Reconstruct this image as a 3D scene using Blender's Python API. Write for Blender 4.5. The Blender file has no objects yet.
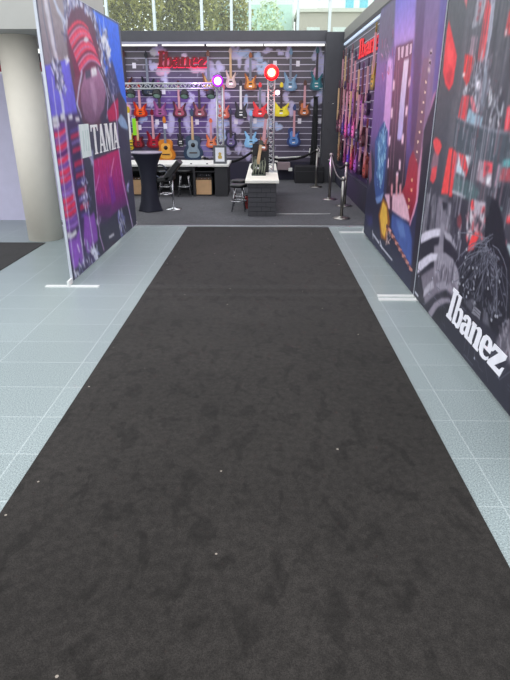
import bpy, bmesh, math, random
import numpy as np
from mathutils import Vector, Matrix, noise as mnoise
R = math.radians
PI = math.pi
col = bpy.context.scene.collection
sc = bpy.context.scene
random.seed(4)

# ---------------------------------------------------------------- materials
def lin(c):
    return tuple(((v/255/12.92) if v/255 <= .04045 else ((v/255+.055)/1.055)**2.4) for v in c)
MATS = {}
def mat(name, c, rough=.6, metal=0, emit=0, bump=0, bscale=60, var=0, vscale=8, alpha=1, spec=.5, ecol=None):
    if name in MATS: return MATS[name]
    m = bpy.data.materials.new(name); m.use_nodes = True
    n = m.node_tree.nodes; l = m.node_tree.links; b = n['Principled BSDF']
    b.inputs['Base Color'].default_value = (*lin(c), 1)
    b.inputs['Roughness'].default_value = rough
    b.inputs['Metallic'].default_value = metal
    b.inputs['Specular IOR Level'].default_value = spec
    if emit:
        b.inputs['Emission Color'].default_value = (*lin(ecol or c), 1)
        b.inputs['Emission Strength'].default_value = emit
    tc = n.new('ShaderNodeTexCoord')
    nt = n.new('ShaderNodeTexNoise'); nt.inputs['Scale'].default_value = vscale; nt.inputs['Detail'].default_value = 6
    l.new(tc.outputs['Object'], nt.inputs['Vector'])
    mx = n.new('ShaderNodeMix'); mx.data_type = 'RGBA'; mx.blend_type = 'MULTIPLY'
    mx.inputs['Factor'].default_value = 1
    mr = n.new('ShaderNodeMapRange'); mr.inputs['From Min'].default_value = .3; mr.inputs['From Max'].default_value = .7
    v = var or .06
    mr.inputs['To Min'].default_value = 1-v; mr.inputs['To Max'].default_value = 1+v
    l.new(nt.outputs['Fac'], mr.inputs['Value'])
    mx.inputs['A'].default_value = (*lin(c), 1)
    l.new(mr.outputs['Result'], mx.inputs['B'])
    l.new(mx.outputs['Result'], b.inputs['Base Color'])
    if bump:
        n2 = n.new('ShaderNodeTexNoise'); n2.inputs['Scale'].default_value = bscale
        l.new(tc.outputs['Object'], n2.inputs['Vector'])
        bp = n.new('ShaderNodeBump'); bp.inputs['Strength'].default_value = bump; bp.inputs['Distance'].default_value = .01
        l.new(n2.outputs['Fac'], bp.inputs['Height']); l.new(bp.outputs['Normal'], b.inputs['Normal'])
    MATS[name] = m
    return m

def print_mat(name, rough=.5, spec=.3):
    m = bpy.data.materials.new(name); m.use_nodes = True
    n = m.node_tree.nodes; l = m.node_tree.links; b = n['Principled BSDF']
    a = n.new('ShaderNodeVertexColor'); a.layer_name = 'print'
    w = n.new('ShaderNodeTexNoise'); w.inputs['Scale'].default_value = 400
    tc = n.new('ShaderNodeTexCoord'); l.new(tc.outputs['Object'], w.inputs['Vector'])
    bp = n.new('ShaderNodeBump'); bp.inputs['Strength'].default_value = .08; bp.inputs['Distance'].default_value = .002
    l.new(w.outputs['Fac'], bp.inputs['Height']); l.new(bp.outputs['Normal'], b.inputs['Normal'])
    l.new(a.outputs['Color'], b.inputs['Base Color'])
    b.inputs['Roughness'].default_value = rough; b.inputs['Specular IOR Level'].default_value = spec
    return m

# ---------------------------------------------------------------- mesh helpers
class MB:
    def __init__(s): s.v = []; s.f = []; s.mi = []; s.m = 0; s.sm = []
    def add(s, vs, fs, smooth=False):
        o = len(s.v); s.v += [tuple(p) for p in vs]
        for f in fs: s.f.append([o+i for i in f]); s.mi.append(s.m); s.sm.append(smooth)
        return s
    def box(s, a, b, ch=0.0):
        (x0,y0,z0),(x1,y1,z1) = a, b
        return s.hexa([(x0,y0,z0),(x1,y0,z0),(x1,y1,z0),(x0,y1,z0),(x0,y0,z1),(x1,y0,z1),(x1,y1,z1),(x0,y1,z1)])
    def hexa(s, vs):
        return s.add(vs, [(0,3,2,1),(4,5,6,7),(0,1,5,4),(1,2,6,5),(2,3,7,6),(3,0,4,7)])
    def tube(s, pts, r, n=8, caps=True):
        pts = [Vector(p) for p in pts]; rs = r if isinstance(r, (list,tuple)) else [r]*len(pts)
        vs = []; up = None
        for i,p in enumerate(pts):
            t = (pts[min(i+1,len(pts)-1)]-pts[max(i-1,0)]).normalized()
            if up is None: up = Vector((0,0,1)) if abs(t.z) < .9 else Vector((1,0,0))
            a = t.cross(up).normalized(); b = a.cross(t).normalized(); up = b
            for k in range(n):
                q = 2*PI*k/n; vs.append(p+(a*math.cos(q)+b*math.sin(q))*rs[i])
        fs = []
        for i in range(len(pts)-1):
            for k in range(n): fs.append((i*n+k, i*n+(k+1)%n, (i+1)*n+(k+1)%n, (i+1)*n+k))
        s.add(vs, fs, True)
        if caps:
            o = len(s.v)-len(vs)
            for base, rev in ((0,0),((len(pts)-1)*n,1)):
                f = [o+base+k for k in range(n)]
                s.f.append(f if rev else f[::-1]); s.mi.append(s.m); s.sm.append(False)
        return s
    def lathe(s, prof, c=(0,0,0), n=24, sx=1, sy=1):
        vs = []
        for r,z in prof:
            for k in range(n):
                q = 2*PI*k/n; vs.append((c[0]+r*sx*math.cos(q), c[1]+r*sy*math.sin(q), c[2]+z))
        fs = []
        for i in range(len(prof)-1):
            for k in range(n): fs.append((i*n+k, i*n+(k+1)%n, (i+1)*n+(k+1)%n, (i+1)*n+k))
        fs.append(tuple(range(n))[::-1]); fs.append(tuple((len(prof)-1)*n+k for k in range(n)))
        return s.add(vs, fs, True)
    def prism(s, pts, y0, y1):             # outline in x,z extruded along y
        n = len(pts)
        area = sum(pts[i][0]*pts[(i+1)%n][1]-pts[(i+1)%n][0]*pts[i][1] for i in range(n))
        if area < 0: pts = pts[::-1]
        vs = [(x,y0,z) for x,z in pts]+[(x,y1,z) for x,z in pts]
        fs = [tuple(range(n)), tuple(range(2*n-1,n-1,-1))]+[(i,n+i,n+(i+1)%n,(i+1)%n) for i in range(n)]
        return s.add(vs, fs)
    def build(s, name, mats, parent=None, loc=None, bevel=0):
        me = bpy.data.meshes.new(name); me.from_pydata(s.v, [], s.f)
        for m in (mats if isinstance(mats,(list,tuple)) else [mats]): me.materials.append(m)
        me.polygons.foreach_set('material_index', s.mi); me.polygons.foreach_set('use_smooth', s.sm)
        bm = bmesh.new(); bm.from_mesh(me); bmesh.ops.recalc_face_normals(bm, faces=bm.faces); bm.to_mesh(me); bm.free()
        me.update()
        o = bpy.data.objects.new(name, me); col.objects.link(o)
        if parent: o.parent = parent
        if loc: o.location = loc
        if bevel:
            b = o.modifiers.new('bevel','BEVEL'); b.width = bevel; b.segments = 2; b.limit_method = 'ANGLE'
        return o

def tag(o, label=None, cat=None, group=None, kind=None):
    if label: o['label'] = label
    if cat: o['category'] = cat
    if group: o['group'] = group
    if kind: o['kind'] = kind
    return o
def thing(name, label, cat, loc=(0,0,0), rz=0, group=None):
    o = bpy.data.objects.new(name, None); col.objects.link(o)
    o.empty_display_size = .1
    o.location = loc; o.rotation_euler = (0,0,rz)
    return tag(o, label, cat, group)
def struct(o): o['kind'] = 'structure'; return o
def poly_mesh(name, loops, thick, m, parent=None):
    """filled 2-D outlines with holes -> solid mesh in local x,y, extruded in z"""
    cu = bpy.data.curves.new(name, 'CURVE'); cu.dimensions = '2D'; cu.fill_mode = 'BOTH'; cu.extrude = thick/2
    for lp in loops:
        sp = cu.splines.new('POLY'); sp.points.add(len(lp)-1)
        for i,(x,y) in enumerate(lp): sp.points[i].co = (x,y,0,1)
        sp.use_cyclic_u = True
    t = bpy.data.objects.new(name, cu); col.objects.link(t)
    bpy.context.view_layer.update()
    dg = bpy.context.evaluated_depsgraph_get()
    me = bpy.data.meshes.new_from_object(t.evaluated_get(dg)); me.name = name
    bpy.data.objects.remove(t); bpy.data.curves.remove(cu)
    me.materials.clear(); me.materials.append(m)
    o = bpy.data.objects.new(name, me); col.objects.link(o)
    if parent: o.parent = parent
    return o

# ---------------------------------------------------------------- printed surfaces
class Paint:
    """a printed sheet: colours laid down in the sheet's own metres (a across, z up)"""
    def __init__(s, a0, a1, z0, z1, step):
        s.na = int(round((a1-a0)/step))+1; s.nz = int(round((z1-z0)/step))+1
        s.a = np.linspace(a0,a1,s.na); s.z = np.linspace(z0,z1,s.nz)
        s.A, s.Z = np.meshgrid(s.a, s.z); s.C = np.zeros((s.nz,s.na,3))
        s.rng = np.random.default_rng(7); s.ext = (a0,a1,z0,z1)
    def fill(s, c): s.C[:] = c; return s
    def vgrad(s, stops):
        zs = [q[0] for q in stops]
        for k in range(3): s.C[:,:,k] = np.interp(s.Z, zs, [q[1][k] for q in stops])
        return s
    def mask(s, pts):
        A, Z = s.A, s.Z
        p = np.array(pts); ins = np.zeros(A.shape, bool)
        i0 = max(np.searchsorted(s.a, p[:,0].min())-1,0); i1 = min(np.searchsorted(s.a, p[:,0].max())+1, s.na)
        j0 = max(np.searchsorted(s.z, p[:,1].min())-1,0); j1 = min(np.searchsorted(s.z, p[:,1].max())+1, s.nz)
        if i1 <= i0 or j1 <= j0: return ins
        a = A[j0:j1,i0:i1]; z = Z[j0:j1,i0:i1]; w = np.zeros(a.shape, bool)
        n = len(p)
        for i in range(n):
            x1,y1 = p[i]; x2,y2 = p[(i+1)%n]
            if y1 == y2: continue
            w ^= ((y1 > z) != (y2 > z)) & (a < (x2-x1)*(z-y1)/(y2-y1)+x1)
        ins[j0:j1,i0:i1] = w
        return ins
    def blur(s, m, k):
        m = m.astype(float)
        for _ in range(2):
            for ax in (0,1):
                acc = np.zeros_like(m)
                for d in range(-k,k+1): acc += np.roll(m, d, ax)
                m = acc/(2*k+1)
        return m
    def poly(s, c, pts, al=1., soft=0):
        m = s.mask(pts)
        m = s.blur(m, soft) if soft else m.astype(float)
        m = (m*al)[:,:,None]; s.C = s.C*(1-m)+np.array(c)*m; return m
    def inks(s, alist, pts, soft=0):       # vertical gradient of inks inside an outline
        m = s.mask(pts); m = (s.blur(m, soft) if soft else m.astype(float))[:,:,None]
        g = np.zeros_like(s.C); zs = [q[0] for q in alist]
        for k in range(3): g[:,:,k] = np.interp(s.Z, zs, [q[1][k] for q in alist])
        s.C = s.C*(1-m)+g*m
    def ell(s, c, ctr, ra, rz, al=1., hard=3.):
        d = ((s.A-ctr[0])/ra)**2+((s.Z-ctr[1])/rz)**2
        m = np.clip((1-d)*hard, 0, 1)*al; m = m[:,:,None]; s.C = s.C*(1-m)+np.array(c)*m
    def line(s, c, pts, w, al=1.):
        for i in range(len(pts)-1):
            (x1,y1),(x2,y2) = pts[i],pts[i+1]
            dx,dy = x2-x1,y2-y1; q = dx*dx+dy*dy or 1e-9
            i0 = max(np.searchsorted(s.a, min(x1,x2)-2*w)-1,0); i1 = np.searchsorted(s.a, max(x1,x2)+2*w)+1
            j0 = max(np.searchsorted(s.z, min(y1,y2)-2*w)-1,0); j1 = np.searchsorted(s.z, max(y1,y2)+2*w)+1
            a = s.A[j0:j1,i0:i1]; z = s.Z[j0:j1,i0:i1]
            t = np.clip(((a-x1)*dx+(z-y1)*dy)/q, 0, 1)
            d = np.hypot(a-x1-t*dx, z-y1-t*dy)
            m = (np.clip(1.5-d/(w/2), 0, 1)*al)[:,:,None]
            s.C[j0:j1,i0:i1] = s.C[j0:j1,i0:i1]*(1-m)+np.array(c)*m
    def scratch(s, cols, pts, n, ln, w, ang=PI/2, spread=.4, al=.8):   # many short brush marks inside an outline
        p = np.array(pts); lo = p.min(0); hi = p.max(0); k = 0; t = 0
        msk = s.mask(pts)
        while k < n and t < n*20:
            t += 1
            x = s.rng.uniform(lo[0],hi[0]); y = s.rng.uniform(lo[1],hi[1])
            i = np.searchsorted(s.a,x); j = np.searchsorted(s.z,y)
            if i >= s.na or j >= s.nz or not msk[j,i]: continue
            q = ang+s.rng.normal(0,spread); l = ln*s.rng.uniform(.4,1.3)
            s.line(cols[s.rng.integers(len(cols))], [(x,y),(x+l*math.cos(q),y+l*math.sin(q))], w*s.rng.uniform(.6,1.4), al); k += 1
    def soften(s, k=1):
        for c in range(3): s.C[:,:,c] = s.blur(s.C[:,:,c]-0.0, k)
    def blobs(s, cols, pts, n, r, al=.85):
        p = np.array(pts); lo = p.min(0); hi = p.max(0); k = 0; t = 0; msk = s.mask(pts)
        while k < n and t < n*20:
            t += 1; x = s.rng.uniform(lo[0],hi[0]); y = s.rng.uniform(lo[1],hi[1])
            i = np.searchsorted(s.a,x); j = np.searchsorted(s.z,y)
            if i >= s.na or j >= s.nz or not msk[j,i]: continue
            q = r*s.rng.uniform(.4,1.4)
            s.ell(cols[s.rng.integers(len(cols))], (x,y), q*s.rng.uniform(.6,1.6), q, al, 2.); k += 1
    def grain(s, amp):
        g = s.rng.normal(0,1,s.A.shape); g = s.blur(g,2)
        s.C = s.C*(1+amp*g[:,:,None]/max(g.std(),1e-6))
    def build(s, name, m, place, parent=None, keep=None):
        # place(a,z) -> xyz ; keep(a,z) -> bool for rounded corners
        na, nz = s.na, s.nz
        co = np.zeros((nz*na,3)); A = s.A.ravel(); Z = s.Z.ravel()
        X,Y,ZZ = place(A,Z); co[:,0] = X; co[:,1] = Y; co[:,2] = ZZ
        idx = np.arange(nz*na).reshape(nz,na)
        q = np.stack([idx[:-1,:-1],idx[:-1,1:],idx[1:,1:],idx[1:,:-1]],-1).reshape(-1,4)
        if keep is not None:
            k = keep(A,Z); q = q[k[q].all(1)]
        me = bpy.data.meshes.new(name); me.vertices.add(len(co)); me.vertices.foreach_set('co', co.ravel())
        me.loops.add(q.size); me.loops.foreach_set('vertex_index', q.ravel().astype(np.int32))
        me.polygons.add(len(q)); me.polygons.foreach_set('loop_start', np.arange(0,q.size,4,dtype=np.int32))
        me.update(calc_edges=True)
        at = me.color_attributes.new('print','FLOAT_COLOR','POINT')
        c = np.clip(s.C/255*INK,0,1); c = np.where(c <= .04045, c/12.92, ((c+.055)/1.055)**2.4)
        c4 = np.ones((len(co),4)); c4[:,:3] = c.reshape(-1,3); at.data.foreach_set('color', c4.ravel())
        me.materials.append(m); me.validate()
        o = bpy.data.objects.new(name, me); col.objects.link(o)
        if parent: o.parent = parent
        return o
INK = 1.0

# ---------------------------------------------------------------- lettering
GL = {
 'I': (.52, [[(0,0),(.5,0),(.5,.1),(.4,.14),(.4,.86),(.5,.9),(.5,1),(0,1),(0,.9),(.1,.86),(.1,.14),(0,.1)]]),
 'b': (.76, [[(0,.95),(.3,.95),(.3,.58),(.45,.64),(.66,.6),(.76,.45),(.76,.2),(.68,.03),(.5,-.02),(.3,.03),(.2,0),(.06,0),(.06,.87),(0,.87)],
             [(.3,.12),(.42,.08),(.5,.2),(.5,.42),(.42,.54),(.3,.5)]]),
 'a': (.74, [[(.03,.42),(.1,.58),(.3,.64),(.55,.62),(.68,.5),(.68,.12),(.76,.1),(.76,0),(.5,0),(.44,.07),(.3,-.02),(.08,0),(0,.15),(.05,.3),(.25,.38),(.42,.4),(.42,.5),(.34,.54),(.28,.5),(.28,.42)],
             [(.28,.14),(.36,.1),(.42,.16),(.42,.32),(.3,.28),(.26,.2)]]),
 'n': (.82, [[(0,0),(.34,0),(.34,.08),(.3,.1),(.3,.48),(.4,.54),(.48,.48),(.48,.1),(.44,.08),(.44,0),(.84,0),(.84,.08),(.76,.1),(.76,.5),(.66,.62),(.5,.64),(.3,.56),(.3,.62),(0,.62),(0,.54),(.04,.52),(.04,.1),(0,.08)]]),
 'e': (.72, [[(0,.3),(.05,.52),(.2,.63),(.4,.64),(.6,.6),(.72,.46),(.73,.27),(.27,.27),(.3,.14),(.42,.09),(.56,.1),(.68,.18),(.72,.1),(.6,.01),(.4,-.02),(.2,0),(.05,.1)],
             [(.28,.36),(.47,.36),(.46,.5),(.38,.55),(.3,.5)]]),
 'z': (.86, [[(0,0),(.84,0),(.9,.3),(.8,.27),(.7,.14),(.4,.13),(.84,.5),(.84,.62),(.04,.62),(.0,.38),(.1,.4),(.18,.5),(.4,.5),(0,.1)]]),
 'T': (.62, [[(.18,0),(.46,0),(.46,.04),(.4,.06),(.4,.93),(.52,.9),(.56,.78),(.62,.78),(.62,1),(.02,1),(.02,.78),(.08,.78),(.12,.9),(.24,.93),(.24,.06),(.18,.04)]]),
 'A': (.62, [[(0,0),(.2,0),(.2,.04),(.14,.06),(.18,.24),(.36,.24),(.4,.06),(.34,.04),(.34,0),(.64,0),(.64,.04),(.58,.06),(.38,1),(.26,1),(.06,.06),(0,.04)],
             [(.2,.32),(.34,.32),(.27,.7)]]),
 'M': (.8, [[(0,0),(.2,0),(.2,.04),(.14,.06),(.14,.8),(.34,0),(.42,0),(.6,.8),(.6,.06),(.54,.04),(.54,0),(.82,0),(.82,.04),(.76,.06),(.76,.94),(.82,.96),(.82,1),(.56,1),(.44,.42),(.3,1),(0,1),(0,.96),(.06,.94),(.06,.06),(0,.04)]]),
}
def lettering(name, text, w, h, slant, m, parent, thick=.004, sep=False):
    """letters as flat solid shapes; x right, y up; total width w, cap height h"""
    tot = sum(GL[c][0] for c in text); sx = (w)/tot; x = 0; loops = []
    for c in text:
        for lp in GL[c][1]: loops.append([((x+px)*sx+slant*py*h, py*h) for px,py in lp])
        x += GL[c][0]*1.0
    return poly_mesh(name, loops, thick, m, parent)

# ---------------------------------------------------------------- common materials
M_black = mat('black_matte', (30,30,34), .6, var=.15)
M_dark = mat('dark_grey', (62,62,66), .6)
M_beam = mat('beam_grey', (70,70,76), .45, var=.05)
M_chrome = mat('chrome', (205,205,208), .18, 1)
M_alu = mat('aluminium', (196,198,202), .35, .8)
M_white = mat('white_laminate', (232,232,226), .35)
M_seat = mat('black_vinyl', (20,20,23), .35)
M_navy = mat('stretch_fabric', (22,24,40), .75)
M_plinth = mat('plinth_navy', (44,42,60), .7)
M_foot = mat('white_steel', (225,226,224), .4)
M_wood = mat('maple', (205,170,130), .45, var=.12)
M_rose = mat('rosewood', (105,60,70), .5)
M_pink = mat('pink_maple', (200,146,156), .45)
M_rope = mat('black_rope', (16,16,18), .9, bump=.4)

# ================================================================= THE SETTING
def floor_mat():
    m = bpy.data.materials.new('terrazzo_tiles'); m.use_nodes = True
    n = m.node_tree.nodes; l = m.node_tree.links; b = n['Principled BSDF']
    tc = n.new('ShaderNodeTexCoord'); mp = n.new('ShaderNodeMapping')
    mp.inputs['Location'].default_value = (-1.03,-2.61,0)
    l.new(tc.outputs['Object'], mp.inputs['Vector'])
    br = n.new('ShaderNodeTexBrick'); br.offset = 0; br.squash = 1
    br.inputs['Scale'].default_value = 1; br.inputs['Mortar Size'].default_value = .004; br.inputs['Mortar Smooth'].default_value = .3
    br.inputs['Brick Width'].default_value = .56; br.inputs['Row Height'].default_value = .352
    br.inputs['Color1'].default_value = (*lin((143,154,155)),1); br.inputs['Color2'].default_value = (*lin((148,159,160)),1)
    br.inputs['Mortar'].default_value = (*lin((172,181,182)),1)
    l.new(mp.outputs['Vector'], br.inputs['Vector'])
    v = n.new('ShaderNodeTexNoise'); v.inputs['Scale'].default_value = 140; v.inputs['Detail'].default_value = 4; v.inputs['Roughness'].default_value = .75
    l.new(tc.outputs['Object'], v.inputs['Vector'])
    mr = n.new('ShaderNodeMapRange'); mr.inputs['From Min'].default_value = .36; mr.inputs['From Max'].default_value = .64
    mr.inputs['To Min'].default_value = .5; mr.inputs['To Max'].default_value = 1.48
    l.new(v.outputs['Fac'], mr.inputs['Value'])
    mx = n.new('ShaderNodeMix'); mx.data_type = 'RGBA'; mx.blend_type = 'MULTIPLY'; mx.inputs['Factor'].default_value = 1
    l.new(br.outputs['Color'], mx.inputs['A']); l.new(mr.outputs['Result'], mx.inputs['B'])
    l.new(mx.outputs['Result'], b.inputs['Base Color']); b.inputs['Roughness'].default_value = .33
    b.inputs['Specular IOR Level'].default_value = .4
    return m
struct(MB().box((-9,-2,-.06),(9,20,0)).build('floor', floor_mat()))

def carpet_mat(name, c, specks=True, blotch=.25):
    m = bpy.data.materials.new(name); m.use_nodes = True
    n = m.node_tree.nodes; l = m.node_tree.links; b = n['Principled BSDF']
    tc = n.new('ShaderNodeTexCoord')
    n1 = n.new('ShaderNodeTexNoise'); n1.inputs['Scale'].default_value = 1; n1.inputs['Detail'].default_value = 3; n1.inputs['Distortion'].default_value = .5
    mpp = n.new('ShaderNodeMapping'); mpp.inputs['Scale'].default_value = (10,5.5,1); mpp.inputs['Rotation'].default_value = (0,0,.12)
    n2 = n.new('ShaderNodeTexNoise'); n2.inputs['Scale'].default_value = 260; n2.inputs['Detail'].default_value = 5; n2.inputs['Roughness'].default_value = .8
    n4 = n.new('ShaderNodeTexNoise'); n4.inputs['Scale'].default_value = 1.1; n4.inputs['Detail'].default_value = 2
    for q in (n2,n4): l.new(tc.outputs['Object'], q.inputs['Vector'])
    l.new(tc.outputs['Object'], mpp.inputs['Vector']); l.new(mpp.outputs['Vector'], n1.inputs['Vector'])
    n5 = n.new('ShaderNodeTexNoise'); n5.inputs['Scale'].default_value = 28; n5.inputs['Detail'].default_value = 5; l.new(tc.outputs['Object'], n5.inputs['Vector'])
    def mrange(src, a, bb, lo, hi):
        r = n.new('ShaderNodeMapRange'); r.inputs['From Min'].default_value = a; r.inputs['From Max'].default_value = bb
        r.inputs['To Min'].default_value = lo; r.inputs['To Max'].default_value = hi; l.new(src, r.inputs['Value']); return r.outputs['Result']
    def mul(a, bb):
        q = n.new('ShaderNodeMath'); q.operation = 'MULTIPLY'; l.new(a, q.inputs[0]); l.new(bb, q.inputs[1]); return q.outputs[0]
    k = mul(mul(mrange(n1.outputs['Fac'], .37, .46, 1-blotch, 1), mrange(n2.outputs['Fac'], .36, .64, .45, 1.6)), mul(mrange(n4.outputs['Fac'], .35, .65, .88, 1.1), mrange(n5.outputs['Fac'], .35, .65, .82, 1.16)))
    mx = n.new('ShaderNodeMix'); mx.data_type = 'RGBA'; mx.blend_type = 'MULTIPLY'; mx.inputs['Factor'].default_value = 1
    mx.inputs['A'].default_value = (*lin(c),1); l.new(k, mx.inputs['B'])
    out = mx.outputs['Result']
    if specks:
        vo = n.new('ShaderNodeTexVoronoi'); vo.inputs['Scale'].default_value = 7; l.new(tc.outputs['Object'], vo.inputs['Vector'])
        lt = n.new('ShaderNodeMath'); lt.operation = 'LESS_THAN'; lt.inputs[1].default_value = .042; l.new(vo.outputs['Distance'], lt.inputs[0])
        sp = n.new('ShaderNodeSeparateColor'); l.new(vo.outputs['Color'], sp.inputs['Color'])
        gt = n.new('ShaderNodeMath'); gt.operation = 'GREATER_THAN'; gt.inputs[1].default_value = .45; l.new(sp.outputs['Red'], gt.inputs[0])
        f = mul(lt.outputs[0], gt.outputs[0])
        m2 = n.new('ShaderNodeMix'); m2.data_type = 'RGBA'; l.new(f, m2.inputs['Factor']); l.new(out, m2.inputs['A'])
        m2.inputs['B'].default_value = (*lin((150,140,130)),1); out = m2.outputs['Result']
    l.new(out, b.inputs['Base Color']); b.inputs['Roughness'].default_value = .95; b.inputs['Specular IOR Level'].default_value = .15
    b.inputs['Sheen Weight'].default_value = .12; b.inputs['Sheen Roughness'].default_value = .4
    bp = n.new('ShaderNodeBump'); bp.inputs['Strength'].default_value = .3; bp.inputs['Distance'].default_value = .002
    l.new(n2.outputs['Fac'], bp.inputs['Height'])
    l.new(bp.outputs['Normal'], b.inputs['Normal'])
    return m
# main carpet: a gently rippled sheet
cm = MB(); nx, ny = 20, 420
X0, X1, Y0c, Y1c = -1.10, .915, -.5, 7.86
def chz(x, y):
    e = max(0, 1-abs(y-4.93)/.14)*.005
    e += max(0, 1-abs(y-4.72)/.12)*.003
    return .006+e
vs = [(X0+(X1-X0)*i/nx, Y0c+(Y1c-Y0c)*j/ny, chz(X0+(X1-X0)*i/nx, Y0c+(Y1c-Y0c)*j/ny)) for j in range(ny+1) for i in range(nx+1)]
cm.add(vs, [(j*(nx+1)+i, j*(nx+1)+i+1, (j+1)*(nx+1)+i+1, (j+1)*(nx+1)+i) for j in range(ny) for i in range(nx)], True)
cm.add([(X0,Y0c,0),(X1,Y0c,0),(X1,Y1c,0),(X0,Y1c,0)], [(3,2,1,0)])
cm.add([(X0,Y0c,0),(X0,Y1c,0),(X0,Y1c,.006),(X0,Y0c,.006)], [(0,1,2,3)])
cm.add([(X1,Y0c,0),(X1,Y1c,0),(X1,Y1c,.006),(X1,Y0c,.006)], [(0,1,2,3)])
tag(cm.build('carpet_runner', carpet_mat('charcoal_carpet', (45,42,40), True, .3)), 'long charcoal carpet runner leading straight to the guitar booth', 'carpet')
tag(MB().box((-8.5,2.5,0),(-2.76,6.83,.006)).build('carpet', carpet_mat('black_carpet', (42,39,39), False)), 'dark carpet corner in front of the white round column', 'carpet')
# booth floor
struct(MB().box((-3.0,7.93,0),(1.8,13.9,.012)).build('floor', carpet_mat('booth_carpet', (78,78,82), False, .08)))
struct(MB().box((-3.0,7.885,0),(1.8,7.93,.016)).build('trim_1', M_alu))

# ---- white round column, bulkhead, white partition on the left
struct(MB().lathe([(.215,0),(.215,2.34)], (-2.85,7.1,0), 48).build('wall_column', mat('column_paint', (220,213,200), .6, var=.02)))
struct(MB().box((-7,6.5,2.33),(-2.2,8.6,3.6)).build('ceiling', mat('bulkhead_paint', (168,167,162), .7, var=.02)))
ps = thing('partition_wall', 'low white partition wall with violet light painted in, behind the round column', 'partition', (-4.6,8.35,0))
MB().box((-2.4,0,0),(1.66,.06,2.0)).build('panel', mat('partition_lit_violet', (196,192,216), .5, var=.03), ps)  # white panel; the violet light on it is mixed into its colour
MB().box((-2.4,-.005,2.0),(1.66,.065,2.03)).build('top_rail', M_alu, ps)
st = thing('display_shelf', 'dark shelf with red boxes seen over the low white partition', 'shelf', (-4.0,9.2,0))
MB().box((-1.2,0,0),(1.25,.3,2.05)).build('cabinet', M_black, st)
for k in range(8):
    MB().box((-.9+.26*k,-.05,2.05),(-.74+.26*k,.2,2.17+.02*(k%3))).build('box', mat('red_box', (150,30,50), .5), st)
MB().box((-1.2,.3,0),(1.25,.34,2.35)).build('back_panel', M_black, st)

# ---- glass facade behind the booth, with trees and a pale building outside
GZ0, GZ1 = 2.2, 5.6
def glass_mat():
    m = bpy.data.materials.new('facade_glass'); m.use_nodes = True
    n = m.node_tree.nodes; l = m.node_tree.links
    for q in list(n): n.remove(q)
    o = n.new('ShaderNodeOutputMaterial'); t = n.new('ShaderNodeBsdfTransparent'); g = n.new('ShaderNodeBsdfGlossy')
    t.inputs['Color'].default_value = (.93,.97,.93,1); g.inputs['Roughness'].default_value = .03
    fr = n.new('ShaderNodeFresnel'); fr.inputs['IOR'].default_value = 1.45
    mx = n.new('ShaderNodeMixShader'); l.new(fr.outputs['Fac'], mx.inputs['Fac'])
    l.new(t.outputs['BSDF'], mx.inputs[1]); l.new(g.outputs['BSDF'], mx.inputs[2]); l.new(mx.outputs['Shader'], o.inputs['Surface'])
    return m
M_mull = mat('mullion_white', (214,226,226), .5)
YF = 17.0
xs = [-6.6,-5.4,-4.28,-3.0,-1.72,-.92,-.42,.87,1.72,3.0,4.3]
gl = glass_mat()
for i in range(len(xs)-1):
    w = struct(MB().box((xs[i]+.03,YF+.02,0),(xs[i+1]-.03,YF+.03,GZ1)).build('window_%d' % (i+1), gl))
    MB().box((xs[i]-.035,YF-.04,0),(xs[i]+.035,YF+.08,GZ1)).build('mullion', M_mull, w)
    MB().box((xs[i]+.035,YF-.02,.0),(xs[i+1]-.035,YF+.06,.12)).build('rail', M_mull, w)
struct(MB().box((-7,YF-.06,GZ1),(4.6,YF+.1,GZ1+.3)).build('trim_2', M_mull))

def leaf_mat(name, c, c2):
    m = bpy.data.materials.new(name); m.use_nodes = True
    n = m.node_tree.nodes; l = m.node_tree.links; b = n['Principled BSDF']
    g = n.new('ShaderNodeNewGeometry'); r = n.new('ShaderNodeValToRGB')
    r.color_ramp.elements[0].color = (*lin(c),1); r.color_ramp.elements[1].color = (*lin(c2),1)
    l.new(g.outputs['Random Per Island'], r.inputs['Fac']); l.new(r.outputs['Color'], b.inputs['Base Color'])
    b.inputs['Roughness'].default_value = .7
    return m
LM = [leaf_mat('olive_leaf', (92,94,40), (190,182,104)), leaf_mat('green_leaf', (88,94,44), (184,180,104)), leaf_mat('pale_leaf', (140,165,120), (225,240,205))]
def tree(x, y, z0, zt, rx, ry, rz, n, lm, label):
    t = thing('tree', label, 'tree', (x,y,0))
    MB().tube([(0,0,0),(.05,0,z0*.6),(0,.05,z0+.3)], [.14,.11,.06], 8).build('trunk', mat('bark', (95,80,60), .9, var=.3), t)
    m = MB(); rnd = random.Random(label)
    for k in range(n):
        u = Vector((rnd.gauss(0,1),rnd.gauss(0,1),rnd.gauss(0,1))).normalized()*(rnd.random()**.4)
        p = Vector((u.x*rx,u.y*ry,(z0+zt)/2+u.z*rz))
        a = Vector((rnd.gauss(0,1),rnd.gauss(0,1),rnd.gauss(0,1))).normalized(); b = a.orthogonal().normalized(); s = rnd.uniform(.05,.11)
        m.add([p-a*s,p+b*s*.5,p+a*s,p-b*s*.5], [(0,1,2,3)])
    o = m.build('foliage', lm, t); return t
tree(-4.2,19.3,3.2,7.0,1.15,1.0,2.4,6500,LM[0],'olive green tree outside the glass, just right of the blue panel top')
tree(-2.8,21.5,3.2,7.0,1.25,1.0,2.4,7000,LM[1],'dense green tree outside the glass above the red sign')
tree(-1.4,23.8,3.0,6.2,.95,.7,1.7,2600,LM[1],'lower bushy tree outside the glass with gaps of sky')
tree(.1,25.5,3.4,5.6,.75,.6,1.1,700,LM[2],'thin pale tree outside the glass in front of the white building')
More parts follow.
